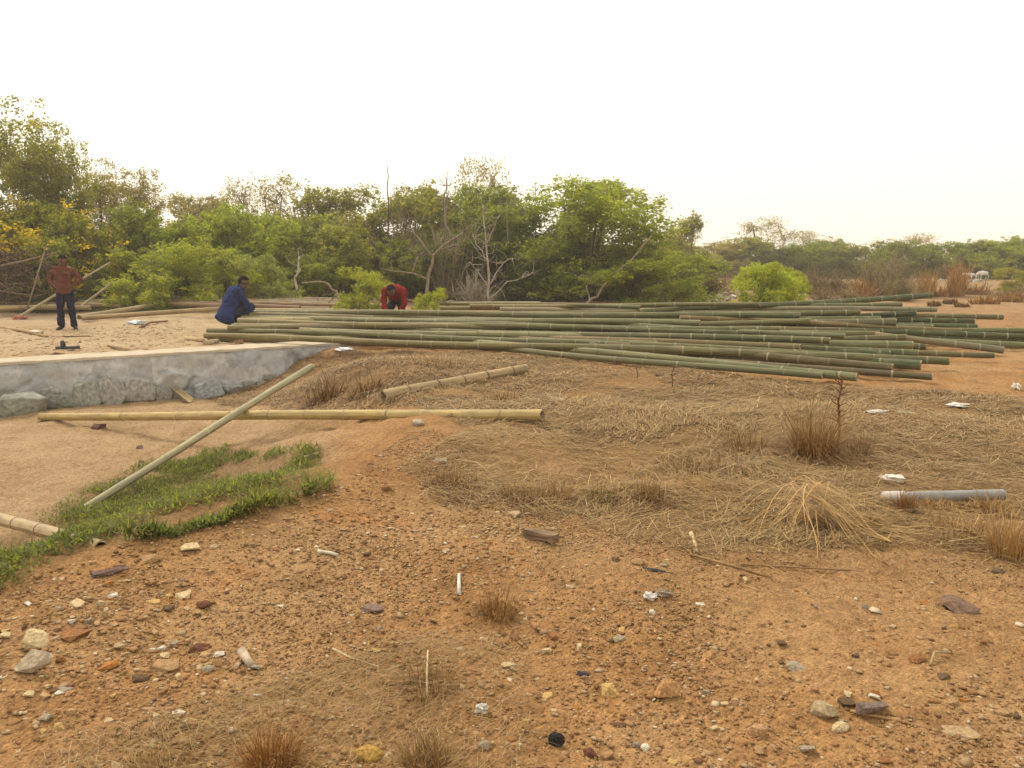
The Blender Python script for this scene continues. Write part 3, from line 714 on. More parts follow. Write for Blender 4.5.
bamboo(dA, dA + (C_ - dA) * kk, .036, .045, GREYP, 'grey green bamboo pole propped over the yellow pole with its foot in grass', spacing=.62, ringcol=(.40, .36, .24), wob=.008)
bamboo(at(383, 404, .085), at(525, 375, .09), .08, .064, (.34, .24, .125), 'dry tan bamboo piece with dark joints lying on strawy ground', spacing=.42, ringcol=(.20, .13, .08), wob=.01)
bamboo(at(-60, 508, .07), at(98, 547, -.005), .048, .036, (.38, .28, .17), 'pale bamboo pole with its tip buried in the grass', spacing=.55, ringcol=(.25, .17, .1), wob=.01)
bamboo(at(-70, 412, .2), at(42, 405, .16), .05, .05, (.46, .31, .13), 'yellow bamboo pole with a broken end leaning on wall stones', spacing=.5, ringcol=(.26, .17, .09))
bamboo(at(304, 460, .015), at(320, 456, .02), .022, .02, (.27, .19, .12), 'short brown bamboo stick at the edge of the grass', spacing=.3, name='bamboo_stick', rings=False)

# the big pile
fl = [(-9.5, 16.2)] + [tuple(at(*p)[:2]) for p in ((205, 343), (420, 341), (600, 353), (740, 368), (857, 379), (935, 380), (1003, 354), (1100, 348), (1300, 345))]
flx = np.array([p[0] for p in fl]); fly = np.array([p[1] for p in fl]); o_ = np.argsort(flx); flx, fly = flx[o_], fly[o_]
def pile_pt(px, py, dy=0.0):
    d = ray(px, py); ts = np.linspace(7, 26, 4000); pt = np.array([0, 0, CAMZ]) + ts[:, None] * d
    srf = 0.07 + hgt(pt[:, 0], pt[:, 1]) + 0.13 * np.maximum(0, pt[:, 1] - np.interp(pt[:, 0], flx, fly))
    k = int(np.argmax(pt[:, 2] < srf)); q = np.array([0, 0, CAMZ]) + d * (ts[k] + dy); q[2] = max(q[2], hgt(q[0], q[1]) + .05); return q
G1, G2, G3, OL, BR, MO, PA = (.108, .112, .048), (.145, .146, .072), (.068, .082, .036), (.155, .138, .06), (.13, .098, .044), (.19, .17, .108), (.155, .142, .066)
PILE = [
 (430, 337, 857, 376, .07, .062, G2, 'grey green bamboo pole along the front edge of the big pile'),
 (470, 345, 822, 377, .055, .05, G2, 'slim grey green pole tucked in front of the front edge pole'),
 (452, 333, 893, 367, .065, .066, BR, 'long brown bamboo pole just behind the front edge of the big pile'),
 (700, 360, 932, 378, .05, .05, (.135, .105, .055), 'dull brown pole lowest on the ground at the spread end'),
 (205, 336, 874, 357, .068, .062, OL, 'olive pole from above the wall end running low through the pile'),
 (560, 342, 921, 365, .06, .08, G3, 'thick dark green pole with a split butt near the brown pole'),
 (208, 330, 918, 353, .066, .066, G1, 'green pole with its cut end above the wall, second layer'),
 (630, 345, 949, 360, .055, .06, G1, 'short green butt poking out beyond the split thick pole'),
 (300, 330, 912, 346, .06, .075, G2, 'thick bright green pole with a square sawn butt mid pile'),
 (640, 340, 994, 355, .05, .05, OL, 'slim olive pole reaching out over bare soil'),
 (270, 339, 700, 355, .055, .05, PA, 'pale green pole along the front near the wall corner'),
 (246, 339, 610, 333, .06, .06, PA, 'pale green pole slanting up from the wall corner'),
 (875, 334, 1003, 351, .06, .066, MO, 'mottled whitish pole lying slantwise at the spread end'),
 (240, 322, 879, 334, .066, .06, OL, 'olive pole in the middle layer with dark patches'),
 (560, 330, 1046, 345, .055, .062, G2, 'pale banded pole running out past the frame edge, lowest of four'),
 (600, 328, 1050, 341, .055, .058, G1, 'green pole running out past the frame edge, third of four'),
 (640, 326, 1054, 337, .055, .058, G3, 'dark pole running out past the frame edge, second of four'),
 (480, 325, 1050, 332, .06, .06, G1, 'long green pole running out past the frame edge, topmost of four'),
 (235, 326, 895, 323, .066, .075, (.17, .145, .085), 'grey tan thick pole lying over the middle of the pile'),
 (246, 315, 932, 328, .062, .062, PA, 'pale weathered pole crossing beneath the grey tan thick pole'),
 (390, 322, 977, 327, .06, .066, G3, 'dark green pole with white joint near its butt'),
 (420, 318, 974, 321, .06, .06, G3, 'blackish green pole below the far slanted butt'),
 (450, 313, 1003, 317, .055, .06, OL, 'olive pole sticking farthest out at the back of the pile'),
 (245, 312, 800, 316, .062, .058, G2, 'grey green pole along the back edge nearest the man in blue'),
 (500, 310, 936, 309, .055, .058, MO, 'pale mottled pole on the back of the pile under the raised pole'),
 (440, 308, 902, 304, .05, .05, G2, 'slim pole on the back of the pile just under the raised pole'),
 (640, 312, 931, 296, .062, .066, G3, 'dark green pole raised highest above the pile, butt in the air'),
 (242, 319, 700, 323, .064, .056, G2, 'grey green pole with pale joints passing in front of the man in blue'),
 (330, 316, 860, 312, .058, .055, PA, 'pale pole with many joints lying high at the back'),
 (300, 324, 780, 329, .06, .055, G1, 'mid green pole in the upper middle of the pile'),
 (390, 330, 830, 341, .06, .055, G2, 'grey green pole in the lower middle with a faded top'),
 (520, 337, 800, 347, .055, .055, BR, 'brownish pole half hidden in the lower middle'),
 (470, 306, 760, 305, .05, .045, OL, 'thin olive pole at the very back edge behind the pile'),
 (440, 303, 640, 307, .045, .045, PA, 'short pale pole end beside the man in red'),
 (208, 338, 420, 340, .06, .06, (.20, .165, .08), 'yellowish pole stub at the wall corner, lowest of the cut ends'),
 (238, 321, 520, 318, .058, .058, (.24, .21, .11), 'yellow green pole starting beside the knees of the man in blue'),
 (300, 318, 760, 333, .05, .05, G1, 'green pole slanting down across the middle of the pile from the back'),
 (520, 333, 915, 314, .05, .055, G3, 'dark green pole slanting up across the spread end'),
 (590, 345, 905, 338, .05, .055, OL, 'olive pole tilted across the lower layers of the spread end'),
 (410, 314, 845, 336, .052, .05, G2, 'grey green pole running from the back rim down to the front layers'),
 (350, 334, 810, 320, .05, .05, PA, 'pale pole climbing across the pile from front to back'),
 (680, 318, 960, 330, .05, .055, BR, 'brownish pole slanting over the spread end behind the grey tan thick pole'),
 (228, 327, 480, 323, .058, .055, PA, 'pale pole whose cut end lies below the man in blue'),
]
GP = 'green bamboo poles in the large pile'
for (lx, ly, rx, ry, r0, r1, c, lab) in PILE:
    a, b = pile_pt(lx, ly, random.uniform(-.5, .15)), pile_pt(rx, ry, random.uniform(-.5, .15))
    j = [random.uniform(.72, 1.2)] * 3; r0 *= random.uniform(.78, .95); r1 *= random.uniform(.85, 1.0)
    bamboo(a, b, r0, r1, tuple(np.array(c) * j), lab, GP, fade=True, spacing=random.uniform(.38, .5), wob=.09, ringcol=(.27, .245, .15))
# poles buried in the heap that carry the upper ones
BUR = ['under the front edge poles', 'below the olive middle layer', 'below the long green pole leaving the frame', 'beneath the farthest sticking olive pole', 'beneath the raised pole', 'under the split thick pole', 'under the mottled whitish pole', 'under the slim back pole', 'under the brown front pole']
for (lx, ly, rx, ry), bl in zip([(230, 330, 850, 345), (300, 322, 880, 336), (380, 318, 900, 330), (450, 316, 905, 318), (520, 312, 900, 310), (330, 326, 860, 352), (480, 326, 930, 340), (600, 316, 930, 318), (420, 334, 840, 362)], BUR):
    a, b = pile_pt(lx, ly), pile_pt(rx, ry)
    for q in (a, b): q[2] = (q[2] + hgt(q[0], q[1])) * 0.5; q[1] += .12
    bamboo(a, b, .06, .06, tuple(np.array(G1) * random.uniform(.8, 1.1)), 'dark green bamboo pole buried in the pile ' + bl, 'buried poles carrying the large pile', wob=.04, ringcol=(.35, .33, .24))

FILL = [(222, 334, 640, 334, OL, 'olive pole packed between the cut ends above the wall end'), (232, 325, 600, 327, OL, 'olive pole packed just beside the knees of the man in blue'), (238, 317, 620, 319, G2, 'grey green pole packed against the back rim near the man in blue'), (215, 339, 560, 339, OL, 'olive pole packed lowest above the wall end'), (300, 329, 760, 337, G1, 'green pole wedged in a gap of the pile middle'), (420, 333, 800, 350, BR, 'brown pole wedged near the front layers'),
        (560, 345, 860, 363, G3, 'dark pole wedged behind the long brown pole'), (600, 340, 890, 352, G3, 'dark pole wedged under the thick sawn pole'), (620, 333, 900, 338, G1, 'green pole wedged beneath the grey tan thick pole'), (640, 322, 930, 324, G3, 'dark pole wedged below the blackish green pole'), (560, 316, 880, 317, G1, 'green pole wedged under the pale mottled back pole'), (700, 352, 905, 361, G3, 'dark short pole wedged beside the split butt'), (480, 323, 840, 327, BR, 'brown pole wedged in the upper middle of the pile')]
for lx, ly, rx, ry, c, lab in FILL:
    a, b = pile_pt(lx, ly, .14), pile_pt(rx, ry, .14); a[2] -= .05; b[2] -= .05
    for q in (a, b): q[2] = max(q[2], hgt(q[0], q[1]) + .05)
    bamboo(a, b, .058, .06, tuple(np.array(c) * random.uniform(.7, 1.05)), lab, GP, fade=True, wob=.07, ringcol=(.25, .225, .14))
# the second, dry pile behind
DRY = [(79, 297, 400, 304, 25.5, 22, BR), (60, 296, 390, 300, 26, 24.5, (0.247, 0.165, 0.090)), (79, 302, 126, 300, 23, 23, (0.285, 0.232, 0.158)), (122, 299, 300, 308, 24, 20.5, (0.180, 0.105, 0.056)), (-30, 311, 128, 302, 20.5, 23.5, (0.285, 0.203, 0.090)),
       (79, 317, 160, 304, 19.6, 22.5, (0.315, 0.240, 0.143)), (82, 318, 221, 309, 19.6, 21, (0.315, 0.217, 0.112)), (-40, 302, 120, 306, 23, 22, (0.195, 0.128, 0.068)), (150, 297, 395, 306, 25, 21.5, (0.270, 0.195, 0.112)), (200, 301, 385, 307, 23, 21, (0.210, 0.135, 0.075)),
       (230, 310, 350, 311, 20, 19.6, (0.315, 0.247, 0.128)), (245, 300, 392, 302, 23.6, 23, (0.203, 0.128, 0.068)), (170, 304, 330, 309, 22.5, 20.6, (0.247, 0.165, 0.090)), (-20, 307, 90, 308, 21.4, 21.2, (0.225, 0.158, 0.083)), (60, 300, 240, 302, 24, 23.4, (0.225, 0.143, 0.075)), (450, 306, 560, 309, 19.5, 18.6, (0.300, 0.255, 0.150)), (445, 304, 540, 304, 20.6, 20.2, (0.240, 0.210, 0.112))]
DLAB = ['long brown dry pole along the top of the far dry pile', 'reddish dry pole highest at the back of the far dry pile', 'short greyish tan pole end just beside the standing man', 'dark brown thick pole sloping down the far dry pile', 'yellow dry pole running out behind the legs of the standing man',
        'pale dry pole slanting up from the sand near the standing man', 'tan dry pole lying lowest on the sand in front of far green grass', 'dark dry pole behind the standing man towards the brush', 'pale brown dry pole ending near the low green bush', 'brown dry pole just behind the man in blue',
        'pale yellow pole beyond the man in blue, lowest of the dry ones', 'dark brown dry pole beside the low green bush', 'mid brown pole in the heart of the far dry pile', 'dull dry pole on the ground by the brush heap', 'thin reddish pole under the top of the far dry pile', 'short pale pole beyond the man in red', 'thin olive pole end beyond the small bush beside the man in red']
for (lx, ly, rx, ry, d0, d1, c), lab in zip(DRY, DLAB):
    bamboo(atd(lx, ly, d0), atd(rx, ry, d1), .062, .058, c, lab, 'dry bamboo poles in the far pile', rings=False, wob=.05, ends=(1, 1))
LEAN = [(20, 316, 110, 263, 20.4, 22.5, 'pale pole leaning up behind the standing man, longest of the leaning ones'), (81, 306, 113, 282, 21.6, 22.4, 'short thin pole leaning beside the standing man'), (124, 283, 148, 298, 23.5, 22.4, 'pale pole leaning down towards the far dry pile'), (148, 297, 162, 283, 24, 24.6, 'short pale pole stub leaning up from the far dry pile'), (154, 298, 166, 289, 24, 24.6, 'shorter stub leaning beside a pale pole stub')]
for (lx, ly, rx, ry, d0, d1, lab) in LEAN:
    bamboo(atd(lx, ly, d0), atd(rx, ry, d1), .036, .026, (.30, .235, .145), lab, 'dry poles leaning by the far pile', rings=False)

# split half culm, sticks and stubs
def half_culm(a, b, r, label):
    a = np.array(a); b = np.array(b); t_ = (b - a) / np.linalg.norm(b - a); s_ = np.cross(t_, [0, 0, 1]); s_ /= np.linalg.norm(s_); u_ = np.cross(s_, t_)
    V, Fc = [], []; n = 9
    for p in (a, (a + b) / 2, b):
        for rr in (r, r * .78):
            for k in range(n):
                th = math.pi + math.pi * k / (n - 1); V.append(p + s_ * math.cos(th) * rr + u_ * (math.sin(th) * rr + r))
    for i in range(2):
        for j in range(n - 1):
            o = i * 2 * n + j; Fc.append((o, o + 1, o + 2 * n + 1, o + 2 * n)); o += n; Fc.append((o, o + 2 * n, o + 2 * n + 1, o + 1))
        for e in (0, n - 1): o = i * 2 * n + e; Fc.append((o, o + n, o + 3 * n, o + 2 * n))
    for e in (0, 2):
        for j in range(n - 1): o = e * 2 * n + j; Fc.append((o, o + 1, o + n + 1, o + n))
    me = bpy.data.meshes.new('split_bamboo'); me.from_pydata([tuple(v) for v in V], [], Fc)
    return tag(link('split_bamboo', me, None, M_CUT, (.5, .4, .25)), label, 'split bamboo')
half_culm(at(170, 388, .02), at(190, 404, .02), .06, 'short split bamboo half lying open beside the rust brown rock')

def stick(pts, r, col, label, name='stick', n=6, m=M_WOOD, cat='stick'):
    T_ = Tubes(); P = np.array([V3(p) for p in pts]); T_.add(P, np.linspace(r, r * .7, len(P)), n)
    return tag(link(name, T_.mesh(name), None, m, col), label, cat)
stick([at(0, 328, .03), at(24, 333, .05), at(46, 338, .03)], .035, (.42, .29, .16), 'tan stick lying on the pale sand')
stick([at(46, 338, .02), at(68, 338, .03), at(90, 337, .02)], .018, (.16, .10, .06), 'thin dark stick at the end of the tan stick on sand')
stick([at(140, 329, .03), at(150, 325, .06), at(168, 323, .05)], .03, (.22, .12, .08), 'crooked brown branch on sand below the far grass')
stick([at(109, 347, .04), at(120, 350, .05), at(136, 353, .03)], .04, (.44, .32, .2), 'short pale wood piece on sand above the wall')
stick([at(186, 341, .05), at(204, 343, .05)], .05, (.46, .35, .2), 'short cut stub of bamboo on sand by the pile corner', 'bamboo_stub')
stick([at(206, 346, .05), at(218, 344, .06)], .06, (.42, .33, .2), 'cut bamboo stub touching the wall cap', 'bamboo_stub')
stick([at(642, 571, .012), at(658, 574, .018), at(676, 578, .01)], .011, (.05, .045, .05), 'thin dark stick beside a tan stone')
stick([at(333, 651, .01), at(350, 661, .015), at(380, 672, .02)], .005, (.5, .4, .22), 'thin straw stalk lying slantwise in the foreground')
stick([at(427, 698, .005), at(427, 684, .03), at(428, 662, .05)], .005, (.5, .4, .22), 'short pale stalk standing in the dry roots')
stick([at(318, 553, .01), at(332, 556, .015), at(338, 557, .01)], .011, (.62, .55, .42), 'small whitish splinter on the orange bank')
stick([at(459, 596, .01), at(459, 588, .02), at(459, 578, .02)], .011, (.66, .62, .54), 'short white stick pointing away from the viewer')
stick([at(691, 535, .01), at(694, 543, .012), at(697, 553, .008)], .014, (.62, .48, .27), 'pale fresh wood chip at the straw edge')
stick([at(242, 658, .03), at(252, 671, .02)], .02, (.44, .36, .26), 'short bleached stub lying near the orange tuft', 'wood_stub', 8)
stick([at(930, 667, .008), at(934, 659, .03), at(950, 657, .02)], .006, (.36, .26, .13), 'bent straw beside the dark brown wedge')
stick([at(850, 714, .012), at(900, 725, .015), at(958, 740, .01)], .006, (.34, .2, .09), 'long thin root running past the dark block')
stick([at(690, 556, .01), at(730, 568, .015), at(772, 579, .008)], .008, (.27, .17, .08), 'long thin brown twig on the sandy path')
stick([at(740, 566, .01), at(850, 573, .015), at(905, 578, .008)], .005, (.25, .16, .08), 'very thin dark stem lying on sandy soil')

def slab(px0, py0, px1, py1, w, h, col, label, name='wood_block'):
    a, b = V3(at(px0, py0, h / 2)), V3(at(px1, py1, h / 2)); L = np.linalg.norm(b - a); bm = bmesh.new(); bmesh.ops.create_cube(bm, size=1)
    bmesh.ops.scale(bm, vec=(L, w, h), verts=bm.verts); bmesh.ops.subdivide_edges(bm, edges=bm.edges[:], cuts=3, use_grid_fill=True)
    for v in bm.verts: v.co += Vector(rng.normal(0, .003, 3)) + Vector((0, 0, .1 * h * math.sin(v.co.x * 14)))
    bmesh.ops.bevel(bm, geom=[e for e in bm.edges if len(e.link_faces) == 2 and e.calc_face_angle() > 0.9], offset=h * .12, segments=1)
    me = bpy.data.meshes.new(name); bm.to_mesh(me); bm.free(); o = link(name, me, None, M_WOOD, col)
    o.location = (a + b) / 2; d = b - a; o.rotation_euler = (random.uniform(-.1, .1), -math.atan2(d[2], math.hypot(d[0], d[1])), math.atan2(d[1], d[0])); return tag(o, label, 'wood piece')
slab(525, 535, 557, 543, .05, .045, (.21, .145, .09), 'weathered brown wood block lying on gravel before the straw')
slab(92, 576, 127, 569, .035, .012, (.16, .10, .085), 'dark strip of bark lying on the orange bank', 'bark_strip')

def crumple(px, py, wpx, hpx, col, label, name='plastic_scrap', cat='litter', seed=1, m=M_PLASTIC, flat=.5):
    p = at(px, py + hpx * .4); d = p[1]; w = wpx * d / F; hz = max(hpx * d / F * .62, .012); bm = bmesh.new(); bmesh.ops.create_icosphere(bm, subdivisions=3, radius=.5)
    r = np.random.default_rng(seed); ph = r.uniform(0, 6.28, 6)
    for v in bm.verts:
        c = v.co; k = 1 + .28 * math.sin(c.x * 9 + ph[0]) * math.sin(c.y * 8 + ph[1]) + .22 * math.sin(c.z * 13 + ph[2] + c.x * 6) + .15 * math.sin(c.y * 21 + ph[3])
        v.co = c * k; v.co.z += .12 * math.sin(c.x * 7 + ph[4]) * math.sin(c.y * 6 + ph[5])
    me = bpy.data.meshes.new(name); bm.to_mesh(me); bm.free(); o = link(name, me, None, m, col); o.scale = (w, w * .6, hz); o.location = (p[0], p[1], gz(p[0], p[1]) + hz * .35); o.rotation_euler = (0, 0, r.uniform(-.4, .4))
    return tag(o, label, cat)
WP = (.62, .60, .55)
crumple(650, 594, 13, 13, WP, 'crumpled white ball beside a grey clod', seed=2, name='paper_ball')
crumple(665, 593, 16, 11, (.30, .23, .17), 'grey brown clod touching the crumpled white ball', seed=3, name='clod', m=M_STONE, cat='clod')
crumple(482, 702, 14, 17, WP, 'small white plastic scrap standing in foreground soil', seed=4)
crumple(892, 478, 22, 12, (.72, .66, .58), 'white crumpled plastic behind the grey pipe', seed=5, name='plastic_bag')
crumple(876, 411, 20, 5, WP, 'flat white litter scrap on bare ground beyond the dead weed', seed=6)
crumple(903, 412, 16, 4, (.66, .74, .76), 'flat bluish litter scrap next to a white one', seed=7)
crumple(957, 404, 20, 6, WP, 'white litter scrap alone on open bare ground', seed=8)
crumple(1016, 385, 10, 13, (.72, .66, .55), 'cream litter piece standing near the frame edge', seed=9)
crumple(885, 362, 12, 5, (.62, .52, .32), 'pale yellow scrap just in front of the spread pole ends', seed=10)
crumple(344, 349, 17, 6, (.70, .66, .70), 'pinkish white bag at the end of the wall', seed=11, name='plastic_bag')
crumple(137, 322, 17, 7, (.56, .60, .62), 'bluish white plastic scrap on pale sand', seed=12)
crumple(75, 323 + 3, 12, 5, (.55, .13, .10), 'red rag on the sand near the standing man', seed=13, m=M_CLOTH, name='rag') if False else None
crumple(20, 317, 13, 6, (.45, .17, .13), 'faded red rag at the foot of the brush heap', seed=13, m=M_CLOTH, name='rag')
crumple(34, 331, 16, 5, (.70, .62, .48), 'pale flattened sack beside the tan stick', seed=14, m=M_CLOTH, name='sack')
crumple(57, 354, 14, 6, (.20, .14, .09), 'brown clod on the sand above the wall', seed=15, m=M_STONE, name='clod', cat='clod')
crumple(239, 341, 8, 8, (.42, .26, .14), 'brown stub end at the pile corner', seed=16, m=M_WOOD, name='wood_stub', cat='wood piece')
crumple(235, 621 + 0, 8, 5, WP, 'tiny white scrap on the orange bank', seed=17) if False else None
crumple(382, 303, 9, 13, (.40, .44, .48), 'bluish grey bag beside the man in red', seed=18, m=M_CLOTH, name='cloth_bag', cat='bag').location.z += .28
crumple(230, 345, 70, 2, (.5, .4, .25), 'x', seed=19) if False else None
# slipper on the sand
def slipper():
    p = at(68, 351); root = empty('slipper', (p[0], p[1], gz(p[0], p[1]) + .02), .2); bm = bmesh.new(); n = 18
    ring = [(.15 * math.cos(a), (.045 + .012 * math.cos(a)) * math.sin(a)) for a in np.linspace(0, 2 * math.pi, n, endpoint=False)]
    lo = [bm.verts.new((x, y, 0)) for x, y in ring]; hi = [bm.verts.new((x, y, .03)) for x, y in ring]
    bm.faces.new(lo[::-1]); bm.faces.new(hi)
    for k in range(n): bm.faces.new((lo[k], lo[(k + 1) % n], hi[(k + 1) % n], hi[k]))
    me = bpy.data.meshes.new('sole'); bm.to_mesh(me); bm.free(); link('sole', me, root, M_PLASTIC, (.035, .04, .035))
    T_ = Tubes(); T_.add([(-.05, -.05, .02), (-.06, -.02, .08), (-.06, .02, .08), (-.05, .05, .02)], [.02] * 4, 6); link('strap', T_.mesh('strap'), root, M_PLASTIC, (.04, .045, .04))
    root.scale = (1.3, 1.3, 1.6); tag(root, 'dark slipper lying on the sand above the wall', 'slipper')
slipper()
# grey pipe
def pipe():
    a, b = V3(at(884, 503, .035)), V3(at(1002, 501, .045)); root = empty('pipe', a)
    V, q, t3 = tube_arrays(np.array([a + (b - a) * k / 8 - a for k in range(9)]), .036, 16, False)
    o = link('pipe_barrel', np_mesh('pipe_barrel', V, q, smooth=True), root, M_PLASTIC, (.25, .24, .23))
    T_ = Tubes(); T_.add([(b - a) * .0, (b - a) * .08, (b - a) * .16], [.041, .042, .041], 16); link('pipe_socket', T_.mesh('pipe_socket'), root, M_PLASTIC, (.52, .45, .39))
    tag(root, 'grey plastic pipe half covered by dry straw', 'pipe')
pipe()
STRAWPIPE = 1

# ------------------------------------------------------------------ straw, grass
def straw_field(name, poly, n, lmin, lmax, w=.004, up=.25, mu=.58, thr=-.28):
    xy = sample_poly(poly, n); d = np.hypot(xy[:, 0], xy[:, 1])
    keep = fbm(xy[:, 0], xy[:, 1], 1.3, 3, 101) + rng.normal(0, .25 if thr < 0 else .1, n) > thr; xy = xy[keep]; d = d[keep]; n = len(xy)
    z = hgt(xy[:, 0], xy[:, 1], True) + rng.random(n) ** 2 * .035 + .004
    flow = 3.2 * fbm(xy[:, 0], xy[:, 1], .7, 2, 111) + rng.normal(0, .75, n)
    el = np.abs(rng.normal(0, up, n))
    dirs = np.stack([np.cos(flow) * np.cos(el), np.sin(flow) * np.cos(el), np.sin(el)], -1)
    ln = rng.uniform(lmin, lmax, n) * rng.uniform(.5, 1, n)
    me = blades_mesh(name, np.stack([xy[:, 0], xy[:, 1], z], -1), dirs, ln, w * (.6 + .8 * rng.random(n)) * np.clip(d / 6, .55, 1.6), np.sin(el) * 1.05 + .02, np.clip(rng.normal(mu, .22, n), 0, 1))
    return tag(link(name, me, None, M_STRAW, (1, 1, 1)), kind='stuff')
straw_field('dry_straw', STRAW_A, 90000, .06, .32, .0045)
straw_field('long_straw', STRAW_A, 6500, .2, .6, .0065, up=.16, mu=.68)
SLOPE = wpoly([(215, 405), (235, 375), (290, 358), (350, 350), (420, 352), (455, 385), (380, 412), (300, 415)])
straw_field('slope_straw', SLOPE, 13000, .08, .3, .006, up=.55, mu=.42)
MATS = [wpoly(q) for q in ([(420, 480), (520, 470), (640, 480), (690, 500), (640, 515), (520, 512), (430, 500)], [(600, 470), (690, 450), (770, 455), (760, 475), (660, 480)], [(560, 430), (640, 415), (700, 425), (640, 445)], [(700, 480), (860, 470), (900, 520), (860, 555), (720, 545)], [(700, 420), (830, 405), (880, 430), (800, 450), (710, 445)])]
for q_ in MATS: straw_field('matted_straw', q_, 3800, .08, .4, .005, up=.5, mu=.58)
straw_field('brown_straw', STRAW_A, 26000, .05, .22, .0055, up=.5, mu=.25, thr=.02)
straw_field('foreground_straw', STRAW_B, 6500, .04, .20, .0026, up=.4)
STRAW_C = wpoly([(500, 540), (900, 560), (1100, 560), (1100, 640), (700, 620), (560, 640), (470, 620)])
straw_field('scattered_straw', STRAW_C, 2600, .03, .16, .003)
straw_field('loose_straw', PB, 2600, .02, .09, .0022)
straw_field('far_straw', [P2(900, 355), P2(1300, 360), P2(1200, 310), P2(930, 300)], 5000, .1, .4, .006)

def tuft(px, py, hpx, wpx, n, var, label, col=(1, 1, 1), spread=.5, w=.004, group=None, bend=.5, name='dry_grass_tuft', cat='grass tuft', droop=None, seg=3):
    p = at(px, py); d = p[1]; H = hpx * d / F; Wd = wpx * d / F * .5
    a = rng.random(n) * 6.283; rr = np.sqrt(rng.random(n)) * Wd * .55
    base = np.stack([rr * np.cos(a), rr * np.sin(a) * .8, np.zeros(n)], -1)
    base[:, 2] = hgt(p[0] + base[:, 0], p[1] + base[:, 1], True) - p[2]
    b2 = a + rng.normal(0, .5, n); lean = np.abs(rng.normal(0, spread, n))
    dirs = np.stack([np.cos(b2) * np.sin(lean), np.sin(b2) * np.sin(lean), np.cos(lean)], -1)
    ln = H * rng.uniform(.5, 1.15, n)
    if droop: dirs[:, 0] += droop
    me = blades_mesh(name, base, dirs, ln, w * (.6 + .8 * rng.random(n)) * max(1, d / 6), rng.random(n) * bend, np.clip(rng.normal(var, .16, n), 0, 1), seg)
    o = link(name, me, None, M_STRAW, col); o.location = p
    return tag(o, label, cat, group)
tuft(272, 768, 62, 95, 520, .42, 'orange brown dry tuft, largest of those along the near edge', (1.15, .86, .5), .62, .0032, bend=.8)
tuft(425, 772, 48, 95, 420, .6, 'pale brown dry tuft beside the ochre clod', (0.90, 0.85, 0.80), .7, .003)
tuft(160, 775, 30, 120, 260, .55, 'thin low dry tuft near the yellow tan block', (1.00, 0.90, 0.72), .8, .0025)
tuft(497, 615, 44, 70, 420, .38, 'round tangle of brown rootlets on the gravel', (1.05, .85, .6), .9, .0024, bend=1.1)
tuft(430, 690, 34, 110, 380, .4, 'low spread of fine brown roots in the foreground', (0.85, 0.77, 0.65), 1.0, .0022, bend=1.0)
tuft(560, 500, 27, 60, 420, .42, 'orange tinted short dry tuft beside a greenish one', (1.05, .85, .6), .8, .004, bend=.8)
tuft(603, 500, 24, 56, 300, .5, 'greenish dry tuft beside an orange tinted one', (.62, .74, .42), .8, .004, bend=.8)
tuft(648, 502, 24, 54, 280, .45, 'small isolated dry tuft past the greenish one', (1.00, 0.90, 0.72), .5, .004)
tuft(522, 500, 22, 90, 380, .45, 'brown low dry tuft at the straw edge above the wood block', (0.85, 0.77, 0.61), .7, .004)
tuft(455, 487, 24, 80, 300, .45, 'wide low brown tuft at the bank end of the straw', (0.90, 0.81, 0.65), .8, .004)
tuft(905, 512, 28, 34, 300, .5, 'dark orange tuft growing over the grey pipe', (0.95, 0.85, 0.68), .55, .004)
tuft(814, 455, 74, 78, 950, .48, 'tall brown dry clump at the foot of the dead weed', (1.00, 0.90, 0.72), .75, .0045, bend=1.1)
tuft(858, 455, 26, 50, 200, .4, 'low brown clump beside the dead weed', (0.80, 0.72, 0.58), .7, .004)
tuft(745, 450, 34, 80, 260, .5, 'ragged low straw clump before the tall brown clump', (0.95, 0.85, 0.68), .8, .004)
tuft(1010, 556, 66, 80, 300, .78, 'pale straw clump with long stalks at the frame edge', (1.10, 1.00, 0.85), .4, .006, bend=.6)
tuft(940, 513, 20, 70, 150, .7, 'loose straw stalks leaning over the middle of the grey pipe', (1.00, 0.90, 0.75), .9, .004, bend=.8)
tuft(930, 509, 16, 40, 140, .6, 'short dry blades in front of the grey pipe', (1, .9, .7), .9, .004, bend=.9)
tuft(966, 509, 18, 50, 160, .65, 'dry stalks crossing the front of the grey pipe', (1, .9, .7), 1.0, .004, bend=.7)
tuft(992, 512, 30, 50, 220, .72, 'straw clump hiding the end of the grey pipe', (1.05, 0.95, 0.80), .7, .005, bend=.8)
tuft(960, 535, 40, 110, 260, .65, 'pale sparse straw clump below the grey pipe', (1.00, 0.90, 0.75), .8, .005, bend=.8)
tuft(325, 400, 36, 70, 420, .42, 'dark brown grass mound on the slope behind the propped pole', (0.85, 0.77, 0.61), 1.0, .0055, bend=1.0)
tuft(365, 392, 26, 60, 260, .5, 'dry brown grass mound beside the dry tan bamboo piece', (0.90, 0.81, 0.65), 1.0, .006, bend=.8)
tuft(440, 365, 14, 110, 300, .5, 'low orange brown grass patch close to the bamboo pile front', (1.00, 0.90, 0.72), 1.1, .005, bend=1.0)
tuft(500, 400, 12, 70, 220, .6, 'straw patch just beyond the dry tan bamboo piece', (1.00, 0.90, 0.72), .9, .006)
tuft(690, 470, 22, 130, 420, .55, 'long low ridge of matted straw in mid field', (0.90, 0.81, 0.65), 1.1, .005, bend=.9)
